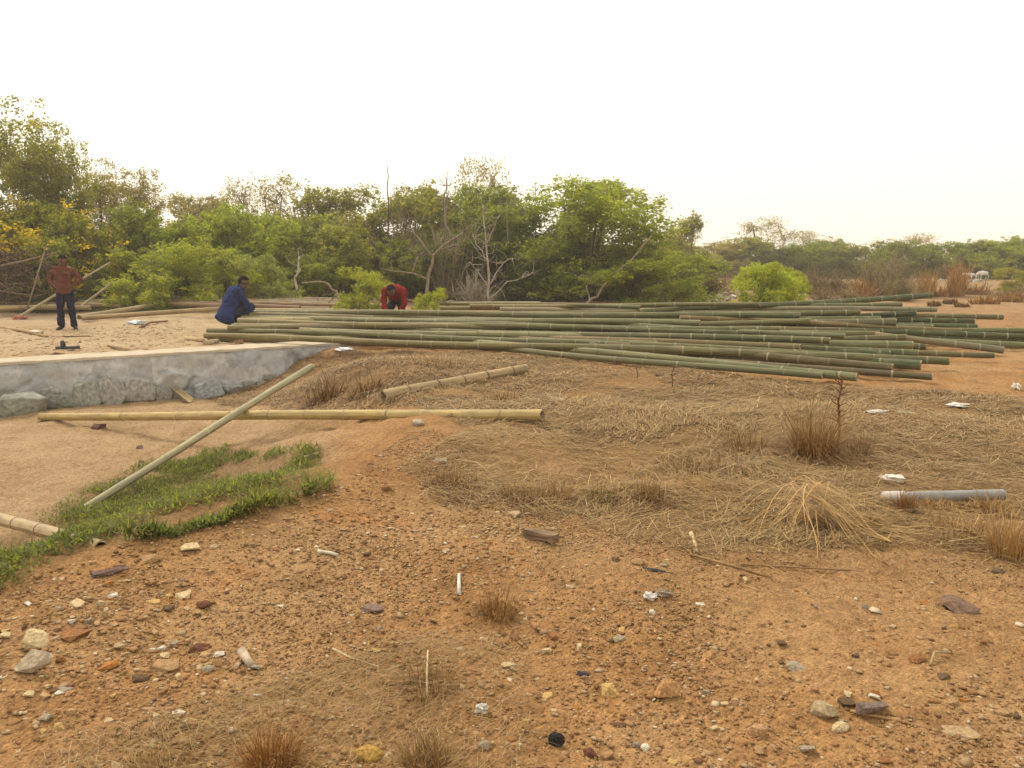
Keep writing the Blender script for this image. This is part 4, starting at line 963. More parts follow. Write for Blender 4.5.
# collapsed tussock: stalks radiating down from one crown
def tussock():
    p = at(822, 530); d = p[1]; n = 210; H = 50 * d / F; px_m = d / F
    a = np.where(rng.random(n) < .6, rng.normal(-.75, .35, n), rng.uniform(-3.0, .2, n)); ln = rng.uniform(.3, 1.25, n) * .52
    base = np.stack([rng.normal(-.07, .07, n), rng.normal(.12, .07, n), H * rng.uniform(.2, 1.0, n)], -1)
    dirs = np.stack([np.cos(a) * 1.0, np.sin(a) * .6, rng.uniform(-.35, .15, n)], -1)
    me = blades_mesh('straw_tussock', base, dirs, ln, rng.uniform(.004, .009, n), rng.uniform(.25, .7, n), np.clip(rng.normal(.75, .15, n), 0, 1), 4)
    co = np.zeros(len(me.vertices) * 3, np.float32); me.vertices.foreach_get('co', co); co = co.reshape(-1, 3)
    g = hgt(co[:, 0] + p[0], co[:, 1] + p[1], True) - p[2] + .008 + rng.random(len(co)) * .01; co[:, 2] = np.maximum(co[:, 2], g + np.repeat(rng.random(n) ** 2 * .05, 10)); me.vertices.foreach_set('co', co.ravel())
    o = link('straw_tussock', me, None, M_STRAW, (1.08, 1.0, .88)); o.location = p
    tag(o, 'collapsed pale straw tussock with stalks fanning out from its crown', 'grass tuft')
tussock()
def dead_weed(px, py, topy, label, col=(.18, .08, .045), seed=3, k=22, r0=.012):
    r = np.random.default_rng(seed); p = at(px, py); H = (py - topy) * p[1] / F; root = empty('dead_weed', p); T_ = Tubes()
    st = np.array([[0, 0, -.03], [.01, 0, H * .3], [-.01, .01, H * .65], [.015, 0, H]]); T_.add(st, [r0, r0 * .9, r0 * .7, r0 * .3], 6); link('stem', T_.mesh('stem'), root, M_BARK, col)
    for i_ in range(k):
        z = r.uniform(.3, .98) * H; a = r.uniform(0, 6.28); L = r.uniform(.1, .3) * H; T2 = Tubes()
        q = np.array([[0, 0, z], [math.cos(a) * L * .6, math.sin(a) * L * .6, z + L * .25], [math.cos(a) * L, math.sin(a) * L, z + L * r.uniform(.1, .7)]]); T2.add(q, [r0 * .4, r0 * .3, r0 * .15], 4); link('twig', T2.mesh('twig'), root, M_BARK, col)
    return tag(root, label, 'weed')
dead_weed(837, 447, 374, 'dark reddish dead weed standing upright out of the brown clump')
dead_weed(672, 388, 366, 'small dark dead weed in front of the bamboo pile', (.12, .07, .05), 5, 8, .008)
dead_weed(637, 378, 364, 'thin dead sprig close to the bamboo pile', (.12, .07, .05), 6, 4, .006)

# green ground cover in the hollow
def ground_cover(name, poly, n, seed, hmin=.03, hmax=.10):
    xy = sample_poly(poly, n); e_ = seg_sd(xy[:, 0], xy[:, 1], poly)[1]; k = fbm(xy[:, 0], xy[:, 1], 2.1, 4, seed) + rng.normal(0, .14, n) + .6 * np.clip(e_ / .7, 0, 1) > .2; xy = xy[k]; n = len(xy)
    z = hgt(xy[:, 0], xy[:, 1], True); a = rng.random(n) * 6.28; el = rng.uniform(.15, 1.3, n); hh = (0.5 + 1.0 * vnoise(xy[:, 0] * 4, xy[:, 1] * 4, 7))
    dirs = np.stack([np.cos(a) * np.cos(el), np.sin(a) * np.cos(el), np.sin(el)], -1)
    me = blades_mesh(name, np.stack([xy[:, 0], xy[:, 1], z + rng.random(n) * .05 * hh], -1), dirs, rng.uniform(hmin, hmax, n) * hh, rng.uniform(.009, .016, n), rng.uniform(0, .3, n), np.clip(rng.normal(.42, .2, n) + .25 * fbm(xy[:, 0], xy[:, 1], 2.5, 2, 9), 0, .97))
    return tag(link(name, me, None, M_LEAF, (.20, .215, .062)), kind='stuff')
ground_cover('green_ground_cover', GRASS, 66000, 121, .018, .055)
ground_cover('thin_ground_cover', wpoly([(170, 540), (330, 490), (340, 470), (300, 500), (200, 520), (120, 545)]), 2500, 131)
ground_cover('far_ground_cover', [P2(95, 316), P2(225, 312), P2(215, 305), P2(90, 307)], 9000, 141, .1, .3)

# ------------------------------------------------------------------ trees and shrubs
def leaves_mesh(name, centers, spread, per, size, seed, var0=.5, varc=None, up=.3):
    r = np.random.default_rng(seed); K = len(centers); n = K * per
    c = np.repeat(centers, per, 0) + r.normal(0, 1, (n, 3)) * np.repeat(np.broadcast_to(spread, (K,)), per)[:, None]
    a = r.normal(0, 1, (n, 3)); a /= np.linalg.norm(a, axis=1)[:, None]; b = np.cross(a, r.normal(0, 1, (n, 3))); b /= np.linalg.norm(b, axis=1)[:, None] + 1e-9
    s = size * r.uniform(.6, 1.3, n)[:, None]
    V = np.stack([c - a * s * .5, c + b * s * .3, c + a * s * .5, c - b * s * .3], 1).reshape(-1, 3)
    cl = np.repeat(r.normal(0, .19, K), per)
    var = np.clip(var0 + cl + r.normal(0, .15, n), 0, 1)
    me = np_mesh(name, V, np.arange(n * 4).reshape(-1, 4), np.repeat(var, 4)); me.materials.append(M_LEAF); return me

WID = {}
def make_tree(seed, lobes=10, low=.0, aspect=.55, clumps=520, per=26, size=.026, spread=.028, trunks=4, airy=.0, name='tree', lobe_r=(.16, .27), flat_top=1.0):
    """unit-height prototype: (trunk mesh, crown mesh); crown of leaf clumps carried by limbs"""
    r = np.random.default_rng(seed); L = []
    for k in range(lobes):
        a = k * 2.39996 + r.uniform(-.5, .5); q = math.sqrt((k + r.random()) / lobes); z = low + .1 + (0.78 - low) * (((k * 7) % lobes) + r.random()) / lobes
        env = math.sqrt(max(.08, 1 - ((z - .42) / .62) ** 2)); L.append((math.cos(a) * q * aspect * env * .75, math.sin(a) * q * aspect * env * .75, z, r.uniform(*lobe_r)))
    L.append((0.02, 0, .8, .16))
    C = []; S_ = []
    while len(C) < clumps:
        x, y, z, rr = L[r.integers(len(L))]; d = r.normal(size=3); d /= np.linalg.norm(d); out_ = r.random() < .16; rad = rr * (r.random() ** .45) * (r.uniform(1.05, 1.4) if out_ else 1.0); p = np.array([x, y, z]) + d * rad * np.array([1, 1, .85])
        if p[2] < .02: continue
        C.append(p); S_.append(.6 if out_ else 1.0)
    C = np.array(C); top = np.percentile(C[:, 2], 99.3) + .015; C[:, 2] /= top; L = [(x, y, z / top, q) for x, y, z, q in L]
    WID[seed] = 2 * np.percentile(np.abs(C[:, :2]), 97)
    crown = leaves_mesh('crown', C, spread * (1 + airy) * np.array(S_) * r.uniform(.6, 1.2, len(C)), per, size, seed)
    T_ = Tubes(); hub = []
    for k in range(trunks):
        a = r.uniform(0, 6.28); x, y, z, rr = L[k % len(L)]; b0 = np.array([math.cos(a) * .03 * trunks / 3, math.sin(a) * .03 * trunks / 3, -.02]); tip = np.array([x, y, z]); mid = b0 * .5 + tip * .5 + np.array([r.normal(0, .03), r.normal(0, .03), -.05])
        pts = np.array([b0, b0 * .7 + mid * .3 + r.normal(0, .01, 3), mid, tip]); T_.add(pts, [.016, .013, .010, .005], 6); hub.append(pts)
        for j in range(9):
            s = pts[r.integers(1, 4)]; c = C[r.integers(len(C))]; 
            near = C[np.argsort(np.linalg.norm(C - s - r.normal(0, .12, 3), axis=1))[r.integers(1, 40)]]
            T_.add(np.array([s, s * .5 + near * .5 + r.normal(0, .02, 3), near + r.normal(0, .03, 3)]), [.005, .0035, .0015], 4)
    tm = T_.mesh('trunk'); tm.materials.append(M_BARK); return tm, crown, WID[seed]
PROTO = {
 'bush': [make_tree(s, 16, -.06, .62, 760, 30, .028, .024, 5) for s in (1, 2, 3)],
 'tall': [make_tree(s, 18, .05, .5, 660, 28, .023, .022, 4, lobe_r=(.1, .18)) for s in (11, 12, 13)],
 'airy': [make_tree(s, 10, .3, .5, 240, 16, .022, .034, 5, lobe_r=(.12, .2)) for s in (21, 22)],
 'fine': [make_tree(s, 20, -.08, .7, 900, 30, .023, .022, 7, lobe_r=(.12, .2)) for s in (31, 32)],
}
BIG = make_tree(91, 26, .1, .55, 1250, 30, .0155, .02, 6, lobe_r=(.09, .17))
HERO = make_tree(84, 30, -.02, .46, 1250, 28, .020, .022, 6, lobe_r=(.12, .17))
YLEAF = make_tree(55, 14, .1, .6, 330, 11, .026, .024, 2)[1]
def plant(kind, px, topy, wpx, depth, col, label, cat='tree', bark=(.14, .10, .07), group=None, name=None, k=None):
    sink = {'fine': .15, 'bush': .1}.get(kind, 0)
    x = float(atd(px, 256, depth)[0]); z = gz(x, depth) - sink; H = float(atd(px, topy, depth)[2]) - z; Wm = wpx * depth / F
    pr = HERO if kind == 'hero' else BIG if kind == 'big' else PROTO[kind][random.randrange(len(PROTO[kind])) if k is None else k]
    asp = pr[2]
    root = empty(name or ('tree' if cat == 'tree' else 'shrub'), (x, depth, z), 3.9 if kind == 'hero' else random.uniform(0, 6.28)); sx = Wm / asp
    for nm, me, c in (('trunk', pr[0], bark), ('crown', pr[1], col)):
        o = bpy.data.objects.new(nm, me); COL.objects.link(o); o.parent = root; o.color = (*c, 1); o.scale = (sx, sx, H)
    return tag(root, label, cat, group)
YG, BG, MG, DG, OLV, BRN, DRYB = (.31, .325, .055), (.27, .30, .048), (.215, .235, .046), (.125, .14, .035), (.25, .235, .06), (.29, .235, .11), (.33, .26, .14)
GT = 'trees of the thicket'
T = [
 ('big', -14, 112, 165, 26, OLV, 'tall olive tree at the end of the thicket, tallest of all'), ('big', 42, 142, 100, 27, OLV, 'olive tree leaning down beside the tallest tree'),
 ('big', 112, 170, 96, 31, (.27, .215, .08), 'rounded brownish canopy rising behind green bushes'), ('tall', 186, 196, 84, 37, BRN, 'low brownish crown far behind the bright bushes'),
 ('airy', 272, 178, 80, 36, BRN, 'thin sparse brown crown poking up against the white sky'), ('airy', 236, 178, 44, 34, BRN, 'small wispy treetop beside the thin sparse brown crown'), ('tall', 348, 190, 90, 36, OLV, 'dull olive crown behind the middle thicket'),
 ('tall', 392, 190, 96, 33, OLV, 'olive brown tree behind the thin upright mast'), ('tall', 428, 187, 90, 34, OLV, 'olive tree behind the bare forked tree'), ('tall', 470, 186, 96, 34, MG, 'green tree beneath a wispy bare top'), ('airy', 484, 160, 56, 36, DRYB, 'wispy nearly bare treetop reaching above its neighbours'),
 ('hero', 594, 181, 142, 29, BG, 'large rounded green tree with an open lacy top'), ('tall', 522, 200, 100, 32, MG, 'green tree between the bare pale tree and the large rounded one'), ('tall', 690, 216, 44, 45, OLV, 'small olive tree alone beyond the large rounded one'), ('airy', 652, 232, 64, 36, BRN, 'brownish thin tree beside the large rounded one'),
 ('tall', 560, 222, 70, 31, MG, 'darker green crown tucked against the large rounded tree'),
]
for a in T: plant(*a, group=GT)
B = [
 ('bush', 20, 205, 120, 24.5, (.27, .27, .045), 'bush with many yellow leaves under the tallest tree'), ('bush', 75, 208, 100, 25, (.25, .25, .045), 'bush with orange yellow leaves above the standing man'), ('bush', 130, 206, 90, 26.5, MG, 'mid green bush beneath the rounded brownish canopy'),
 ('bush', 180, 218, 100, 26.5, BG, 'bright green bush at the middle of the thicket front'), ('bush', 240, 206, 96, 28, BG, 'tall bright green bush behind the man in blue'), ('fine', 150, 250, 110, 23.8, YG, 'low pale green bush behind the far dry pile'), ('fine', 215, 244, 100, 24, YG, 'low feathery yellow green bush above the man in blue'),
 ('bush', 290, 218, 84, 29, BG, 'green bush with a pale bare stub before it'), ('fine', 262, 256, 70, 24.2, (.27, .29, .10), 'soft greyish green bush beside the man in blue'), ('bush', 335, 226, 90, 28.5, (.25, .25, .06), 'olive green bush left dark at its foot, behind the arched branch'), ('fine', 362, 268, 58, 18.9 + 1.2, YG, 'small bright yellow green bush beside the man in red'),
 ('fine', 430, 289, 38, 18.6, YG, 'smallest green bush, just past the man in red'), ('bush', 400, 236, 80, 30, MG, 'mid green bush behind the man in red'), ('bush', 455, 232, 90, 30.5, DG, 'dark green bush behind the bare forked tree'), ('bush', 505, 236, 90, 30, DG, 'dark green bush behind the bare pale tree'),
 ('bush', 553, 232, 80, 29.5, MG, 'green bush at the foot of the large rounded tree'), ('fine', 655, 256, 116, 26.5, (.27, .30, .055), 'wide bright green bush against the large rounded tree'), ('bush', 625, 250, 70, 28, MG, 'mid green bush between the large rounded tree and the wide bright bush'),
 ('fine', 771, 263, 66, 24, (.36, .40, .05), 'round vivid lime green bush alone behind the pile'),
 ('bush', 770, 266, 56, 23.8, (.36, .40, .05), 'inner green bush inside the vivid lime one'), ('fine', 796, 268, 26, 25, (.3, .32, .06), 'small bush against the vivid lime green one'),
 ('bush', 60, 262, 90, 24, DG, 'dark low bush behind the standing man'), ('bush', 310, 258, 70, 27, MG, 'low mid green bush beside the pale bare stub'),
]
for i_, a in enumerate(B):
    bush = plant(*a, cat='bush', group='bushes along the thicket front')
    if i_ < 2:
        cr = [c for c in bush.children if c.name.startswith('crown')][0]
        o = bpy.data.objects.new('yellow_leaves', YLEAF); COL.objects.link(o); o.parent = bush; o.color = (.52, .37, .035, 1); o.scale = tuple(v * k_ for v, k_ in zip(cr.scale, (1.3, 1.3, 1.03))); o.rotation_euler = (0, 0, 1.3)
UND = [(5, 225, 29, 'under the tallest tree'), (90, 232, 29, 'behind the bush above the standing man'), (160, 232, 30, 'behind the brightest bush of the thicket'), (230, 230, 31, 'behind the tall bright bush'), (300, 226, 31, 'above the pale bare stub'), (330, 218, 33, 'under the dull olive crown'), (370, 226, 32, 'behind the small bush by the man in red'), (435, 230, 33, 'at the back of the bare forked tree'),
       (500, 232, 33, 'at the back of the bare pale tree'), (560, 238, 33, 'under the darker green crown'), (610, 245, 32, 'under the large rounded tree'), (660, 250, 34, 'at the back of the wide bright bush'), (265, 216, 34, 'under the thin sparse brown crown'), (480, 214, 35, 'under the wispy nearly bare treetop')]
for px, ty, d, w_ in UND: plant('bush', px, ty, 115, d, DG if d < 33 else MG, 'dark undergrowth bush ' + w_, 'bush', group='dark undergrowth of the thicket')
FAR = [
 ('fine', 720, 244, 90, 62, BRN, 'hazy brown scrub bank past the small olive tree'), ('airy', 766, 218, 66, 70, BRN, 'bare domed treetop in the far haze'), ('bush', 752, 238, 70, 64, OLV, 'olive bush below the bare domed treetop'), ('bush', 800, 244, 66, 62, MG, 'green far bush behind the vivid lime bush'), ('bush', 822, 240, 50, 66, MG, 'far green bush with a flat top beside the gap'),
 ('airy', 812, 232, 40, 72, BRN, 'wispy far treetop above the green bushes'), ('bush', 858, 244, 64, 62, OLV, 'olive far bush behind the bare yellowish shrub'), ('airy', 905, 234, 60, 66, DRYB, 'thin dry far tree behind the bare yellowish shrub'), ('bush', 895, 242, 60, 60, MG, 'dull green far bush between dry shrubs'), ('bush', 925, 242, 62, 60, MG, 'mid green far bush behind the tall dry grass'),
 ('bush', 958, 242, 60, 58, MG, 'green far bush just behind the goats'), ('bush', 990, 240, 60, 57, BG, 'brighter far bush with a spiky top beside the goats'), ('bush', 1022, 237, 64, 55, BG, 'far green bush at the frame edge'), ('bush', 1060, 242, 80, 54, MG, 'far bush partly outside the frame edge'), ('fine', 1018, 268, 46, 37, (.3, .27, .06), 'yellow green bush near the frame edge before the goats'),
 ('bush', 680, 242, 60, 55, OLV, 'olive bush beyond the wide bright bush'), ('bush', 780, 248, 60, 60, DG, 'dark far bush just over the vivid lime bush'), ('bush', 840, 250, 60, 58, DG, 'dark low far bush in the middle of the far line'),
]
for a in FAR: plant(*a, cat='bush' if a[0] != 'airy' else 'tree', group='far line of scrub', bark=(.2, .16, .12))
scrub_later = []
# dry scrub with bare twigs
def twig_proto(seed, n=70, leafy=0):
    r = np.random.default_rng(seed); T_ = Tubes(); C = []
    for k in range(n):
        a = r.uniform(0, 6.28); l = r.uniform(.15, 1) ; e = r.uniform(.1, .85); p1 = np.array([math.cos(a) * e * .5, math.sin(a) * e * .5, l * (1 - .35 * e)])
        m_ = p1 * .5 + r.normal(0, .03, 3); T_.add(np.array([[0, 0, -.02], m_, p1]) + np.array([r.normal(0, .06), r.normal(0, .06), 0]), [.008, .006, .002], 4); C += [m_, p1, p1 * .8]
        for j in range(3):
            q = m_ * (1 - j / 3) + p1 * (j / 3); e2 = q + r.normal(0, .12, 3) + np.array([0, 0, .08]); T_.add(np.array([q, (q + e2) / 2, e2]), [.004, .003, .0015], 3); C.append(e2)
    tm = T_.mesh('stem'); tm.materials.append(M_BARK); C = np.array(C); C = C[C[:, 2] > .05]
    return tm, leaves_mesh('foliage', C, .035, leafy, .022, seed)
TW = [twig_proto(1, 60, 5), twig_proto(2, 80, 9), twig_proto(3, 60, 4)]
def scrub(px, topy, wpx, depth, col, lcol, label, k, cat='shrub'):
    x = float(atd(px, 256, depth)[0]); z = gz(x, depth); H = float(atd(px, topy, depth)[2]) - z; Wm = wpx * depth / F; root = empty('dry_shrub', (x, depth, z), random.uniform(0, 6.28))
    for nm, me, c in (('stem', TW[k][0], col), ('foliage', TW[k][1], lcol)):
        o = bpy.data.objects.new(nm, me); COL.objects.link(o); o.parent = root; o.color = (*c, 1); o.scale = (Wm, Wm, max(H, .3))
    return tag(root, label, cat, 'dry shrubs on the open ground')
DB = (.20, .13, .08)
for a in [(352, 200, 70, 30, (.27, .21, .14), (.2, .16, .07), 'tall greyish twiggy shrub in the thicket above the arched branch', 1), (405, 196, 70, 30.5, (.27, .21, .15), (.18, .16, .06), 'tall twiggy shrub beside the thin upright mast', 1), (446, 205, 60, 29, (.28, .22, .15), (.19, .17, .06), 'twiggy shrub among the limbs of the bare forked tree', 0), (300, 212, 60, 31, (.25, .19, .13), (.2, .15, .06), 'brown twiggy shrub under the thin sparse brown crown', 1), (475, 262, 60, 26, (.36, .31, .25), (.2, .17, .08), 'pale twiggy shrub at the foot of the bare pale tree', 2), (20, 230, 110, 24, (.2, .14, .1), (.2, .15, .05), 'brown twiggy shrub rising from the brush heap', 1), (655, 228, 60, 33, (.26, .2, .13), (.19, .16, .06), 'twiggy brown shrub at the shoulder of the large rounded tree', 1)]: scrub_later.append(a)
for a in [(875, 246, 70, 31, (.22, .16, .10), (.20, .17, .05), 'bare yellowish shrub, tallest on the open ground', 0), (898, 238, 56, 33, (.24, .18, .13), (.22, .16, .07), 'thin bare shrub with fine upright twigs beside the yellowish one', 2), (712, 268, 60, 34, DB, (.16, .10, .055), 'brown scrub mound beside the rubbish heap', 1), (745, 270, 60, 38, DB, (.17, .11, .06), 'brown scrub behind the vivid lime bush', 1),
          (812, 264, 60, 34, DB, (.17, .12, .06), 'brown scrub just past the vivid lime bush', 1), (838, 268, 60, 33, DB, (.18, .125, .06), 'brown scrub between lime bush and yellowish shrub', 1), (825, 280, 50, 29, (.24, .17, .1), (.24, .17, .08), 'low pale scrub close behind the raised pole', 2), (905, 272, 44, 29, DB, (.17, .155, .05), 'greenish scrub at the foot of the thin bare shrub', 1),
          (850, 283, 60, 28, (.25, .18, .1), (.27, .19, .09), 'low straw coloured scrub under the yellowish shrub', 2), (1015, 288, 60, 32, DB, (.2, .14, .05), 'rusty low scrub near the frame edge', 1), (690, 276, 44, 36, DB, (.15, .1, .055), 'dark brown scrub behind the rubbish heap', 1), (780, 276, 60, 36, DB, (.19, .13, .07), 'brown scrub directly behind the lime bush', 1), (960, 290, 70, 34, DB, (.25, .17, .08), 'pale low scrub around the tall dry grass', 2)]: scrub(*a)
for a in scrub_later: scrub(*a)
GG = 'dry grass on the open ground'
tuft(957, 296, 38, 26, 240, .72, 'tall feathery dry grass standing before the goats', (1.15, .98, .72), .2, .006, GG, .3)
tuft(925, 298, 32, 26, 200, .72, 'tall dry grass beside the thin bare shrub', (1.1, 1.0, .75), .22, .006, GG, .3)
tuft(862, 300, 24, 40, 200, .6, 'dry grass under the yellowish shrub', (1, .85, .55), .4, .008, GG)
for (px, py, h, w_, lab) in [(918, 312, 6, 20, 'dark brown tuft on bare soil past the raised butt'), (934, 306, 6, 20, 'brown tuft before the tall dry grass'), (950, 304, 6, 26, 'brown tuft in a row of small ones on bare soil'), (962, 307, 5, 26, 'small brown tuft, last of the row on bare soil'), (985, 304, 12, 50, 'low dry grass patch in front of the goats'), (1010, 302, 12, 44, 'low dry grass by the frame edge'), (900, 300, 12, 40, 'low dry grass behind the raised butt'), (885, 297, 14, 50, 'pale dry grass by the foot of the yellowish shrub'), (972, 294, 14, 60, 'straw coloured grass around the tall dry grass'), (940, 296, 14, 50, 'pale grass between two tall dry grasses')]:
    tuft(px, py, h, w_, 220, .5 if 'brown' in lab else .66, lab, (.85, .78, .62) if 'brown' in lab else (1, .85, .6), .6, .009, GG)

# bare trees, built limb by limb
def bare_tree(limbs, depth, col, label, r0=.07, name='bare_tree', cat='bare tree', dd=.5, twigs=60, seed=0):
    r = np.random.default_rng(seed); b = atd(*limbs[0][0], depth); root = empty(name, b); ends = []
    for li, poly in enumerate(limbs):
        off = 0 if li == 0 else r.uniform(-dd, dd); P = np.array([atd(x, y, depth + off * k / max(1, len(poly) - 1)) - b for k, (x, y) in enumerate(poly)])
        Q = [];
        for a, c in zip(P, P[1:]):
            for t in (0, .33, .66): Q.append(a + (c - a) * t + r.normal(0, .025, 3))
        Q.append(P[-1]); Q = np.array(Q); rr = r0 * .72 * (1 if li == 0 else .55); T_ = Tubes(); T_.add(Q, np.linspace(rr, rr * .35, len(Q)), 7)
        link('trunk' if li == 0 else 'branch', T_.mesh('limb'), root, M_BARK, col); ends += list(Q[len(Q) // 3:])
    T_ = Tubes()
    for k in range(twigs):
        q = ends[r.integers(len(ends))]; d = r.normal(0, 1, 3) + np.array([0, 0, .6]); d /= np.linalg.norm(d); L = r.uniform(.25, .7); T_.add(np.array([q, q + d * L * .5 + r.normal(0, .05, 3), q + d * L + r.normal(0, .1, 3)]), [.011, .007, .003], 4)
    if twigs: o = link('twigs', T_.mesh('twigs'), root, M_BARK, col); o['kind'] = 'stuff'
    return tag(root, label, cat)
PAL = (.25, .205, .145)
bare_tree([[(427, 305), (428, 280), (434, 255), (452, 240), (470, 225)], [(434, 257), (420, 240), (404, 222), (396, 214)], [(428, 280), (412, 273), (380, 268)], [(452, 240), (446, 225), (444, 200), (446, 178)], [(440, 250), (460, 245), (478, 220)], [(412, 273), (418, 258), (424, 252)]], 25.5, PAL, 'bare forked tree with pale twisting limbs behind the man in red', .085, seed=1)
bare_tree([[(490, 306), (489, 270), (486, 245), (483, 205)], [(490, 290), (478, 272), (470, 262)], [(489, 285), (500, 265), (512, 258)], [(489, 300), (508, 283), (530, 275)], [(486, 245), (494, 228), (500, 215)], [(488, 262), (478, 245), (472, 235)]], 25, (.37, .33, .27), 'bare pale tree with a thin upright trunk', .06, seed=2)
bare_tree([[(296, 290), (297, 270), (300, 256)], [(297, 275), (299, 262), (298, 250)]], 22.8, (.44, .40, .33), 'pale bare stub standing before green bushes', .05, twigs=3, seed=3, name='bare_stub', cat='bare tree')
bare_tree([[(344, 306), (336, 292), (322, 281), (302, 283)], [(338, 294), (330, 302), (322, 306)]], 22, (.30, .23, .16), 'fallen arched branch beyond the man in blue', .06, twigs=5, seed=4, name='fallen_branch', cat='branch')
bare_tree([[(585, 305), (596, 296), (618, 271), (640, 250), (652, 235)], [(590, 300), (586, 288), (590, 278)]], 26, (.28, .23, .16), 'pale leaning trunk in front of the large rounded tree', .07, twigs=6, seed=5, name='leaning_tree', cat='tree')
bare_tree([[(388, 250), (388, 200), (387, 166)]], 30, (.13, .10, .08), 'thin upright dark pole rising above the thicket', .05, twigs=0, seed=6, name='upright_pole', cat='pole')
bare_tree([[(536, 240), (536, 210), (535, 184)], [(536, 212), (534, 200), (533, 190)]], 32, (.2, .16, .12), 'thin dead stem rising above the green trees', .04, twigs=5, seed=7, name='dead_sapling', cat='dead sapling')
bare_tree([[(447, 235), (446, 205), (447, 172)], [(446, 205), (450, 190), (452, 180)]], 32, (.25, .2, .15), 'thin pale dead stem beside the bare forked tree', .05, twigs=8, seed=8, name='dead_sapling', cat='dead sapling')
bare_tree([[(508, 260), (507, 215), (507, 180)], [(507, 215), (513, 205), (516, 196)], [(507, 220), (500, 212), (498, 205)]], 30, (.3, .26, .2), 'slim bare dead stem above the bare pale tree', .04, twigs=10, seed=9, name='dead_sapling', cat='dead sapling')
bare_tree([[(440, 306), (452, 300), (470, 303)], [(425, 306), (412, 300), (405, 299)]], 20, (.34, .28, .2), 'low dead branch on the ground past the man in red', .04, twigs=6, seed=10, name='fallen_branch', cat='branch')
# heap of dead brush by the thicket edge
def brush_heap():
    r = np.random.default_rng(5); b = at(22, 310); root = empty('brush_heap', b)
    for k in range(240):
        x0, x1 = r.uniform(-60, 66, 2); y0 = r.uniform(262, 308); y1 = y0 - abs(r.normal(14, 16)); y1 = max(y1, 232); d0, d1 = r.uniform(21.5, 24.5, 2); x1 = x0 + np.clip(x1 - x0, -55, 55)
        p, q = atd(x0, y0, d0) - b, atd(x1, y1, d1) - b; m_ = (p + q) / 2 + r.normal(0, .12, 3); rr = r.uniform(.006, .022); T_ = Tubes(); T_.add(np.array([p, m_, q]), [rr, rr * .8, rr * .4], 5)
        c = np.array((.15, .10, .07)) * r.uniform(.5, 1.6); link('dead_branch', T_.mesh('dead_branch'), root, M_BARK, c)
    tag(root, 'tangled heap of dead grey brown brush beneath the yellow leaved bush', 'brush heap')
brush_heap()
stick([atd(-10, 268, 21.8), atd(20, 262, 21.6), atd(56, 253, 21.6)], .035, (.2, .145, .1), 'thick brown dead limb lying across the brush heap', 'dead_limb', 8, M_BARK, 'branch')
stick([atd(27, 310, 21), atd(36, 280, 21.2), atd(46, 246, 21.4)], .022, (.24, .18, .12), 'thin pole leaning steeply against the brush heap', 'leaning_stick', 8, M_BARK)

# ------------------------------------------------------------------ rubbish on the open ground, goats
def rubbish(px0, px1, py0, py1, n, seed, label, group=None):
    r = np.random.default_rng(seed); c0 = at((px0 + px1) / 2, (py0 + py1) / 2); root = empty('rubbish_heap', c0)
    for k in range(n):
        p = at(r.uniform(px0, px1), r.uniform(py0, py1)); o = bpy.data.objects.new('rubbish_piece', random.choice(ANG + FLAT)); COL.objects.link(o); o.parent = root
        s = r.uniform(.08, .3); o.location = p - c0 + Vector((0, 0, r.uniform(.02, .12))); o.scale = (s, s * .7, s * r.uniform(.6, 1.2)); o.rotation_euler = tuple(r.uniform(-.6, .6, 3)); o.color = (*random.choice([(.5, .48, .44), (.3, .27, .24), (.62, .6, .57), (.18, .14, .12), (.4, .36, .3)]), 1)
    tag(root, label, 'rubbish', group)
rubbish(696, 748, 291, 303, 70, 1, 'grey heap of rubble and rubbish behind the pile beside the lime bush')
rubbish(720, 752, 264, 270, 36, 2, 'far white scatter of rubbish beyond the brown scrub')
rubbish(796, 806, 294, 298, 8, 3, 'little pale rubbish lump at the foot of the lime bush')
rubbish(915, 985, 279, 283, 30, 4, 'pale strip of rubble along the ground by the goats')
def skin_mesh(name, verts, edges, radii, sub=1, root_i=0):
    me = bpy.data.meshes.new(name); me.from_pydata([tuple(v) for v in verts], edges, []); o = bpy.data.objects.new(name, me); COL.objects.link(o)
    md = o.modifiers.new('s', 'SKIN'); md.use_smooth_shade = True
    for i_, r_ in enumerate(radii):
        d = me.skin_vertices[0].data[i_]; d.radius = (r_, r_) if not isinstance(r_, tuple) else r_; d.use_root = (i_ == root_i)
    if sub: o.modifiers.new('u', 'SUBSURF').levels = sub
    dg = bpy.context.evaluated_depsgraph_get(); res = bpy.data.meshes.new_from_object(o.evaluated_get(dg)); res.name = name
    bpy.data.objects.remove(o); return res
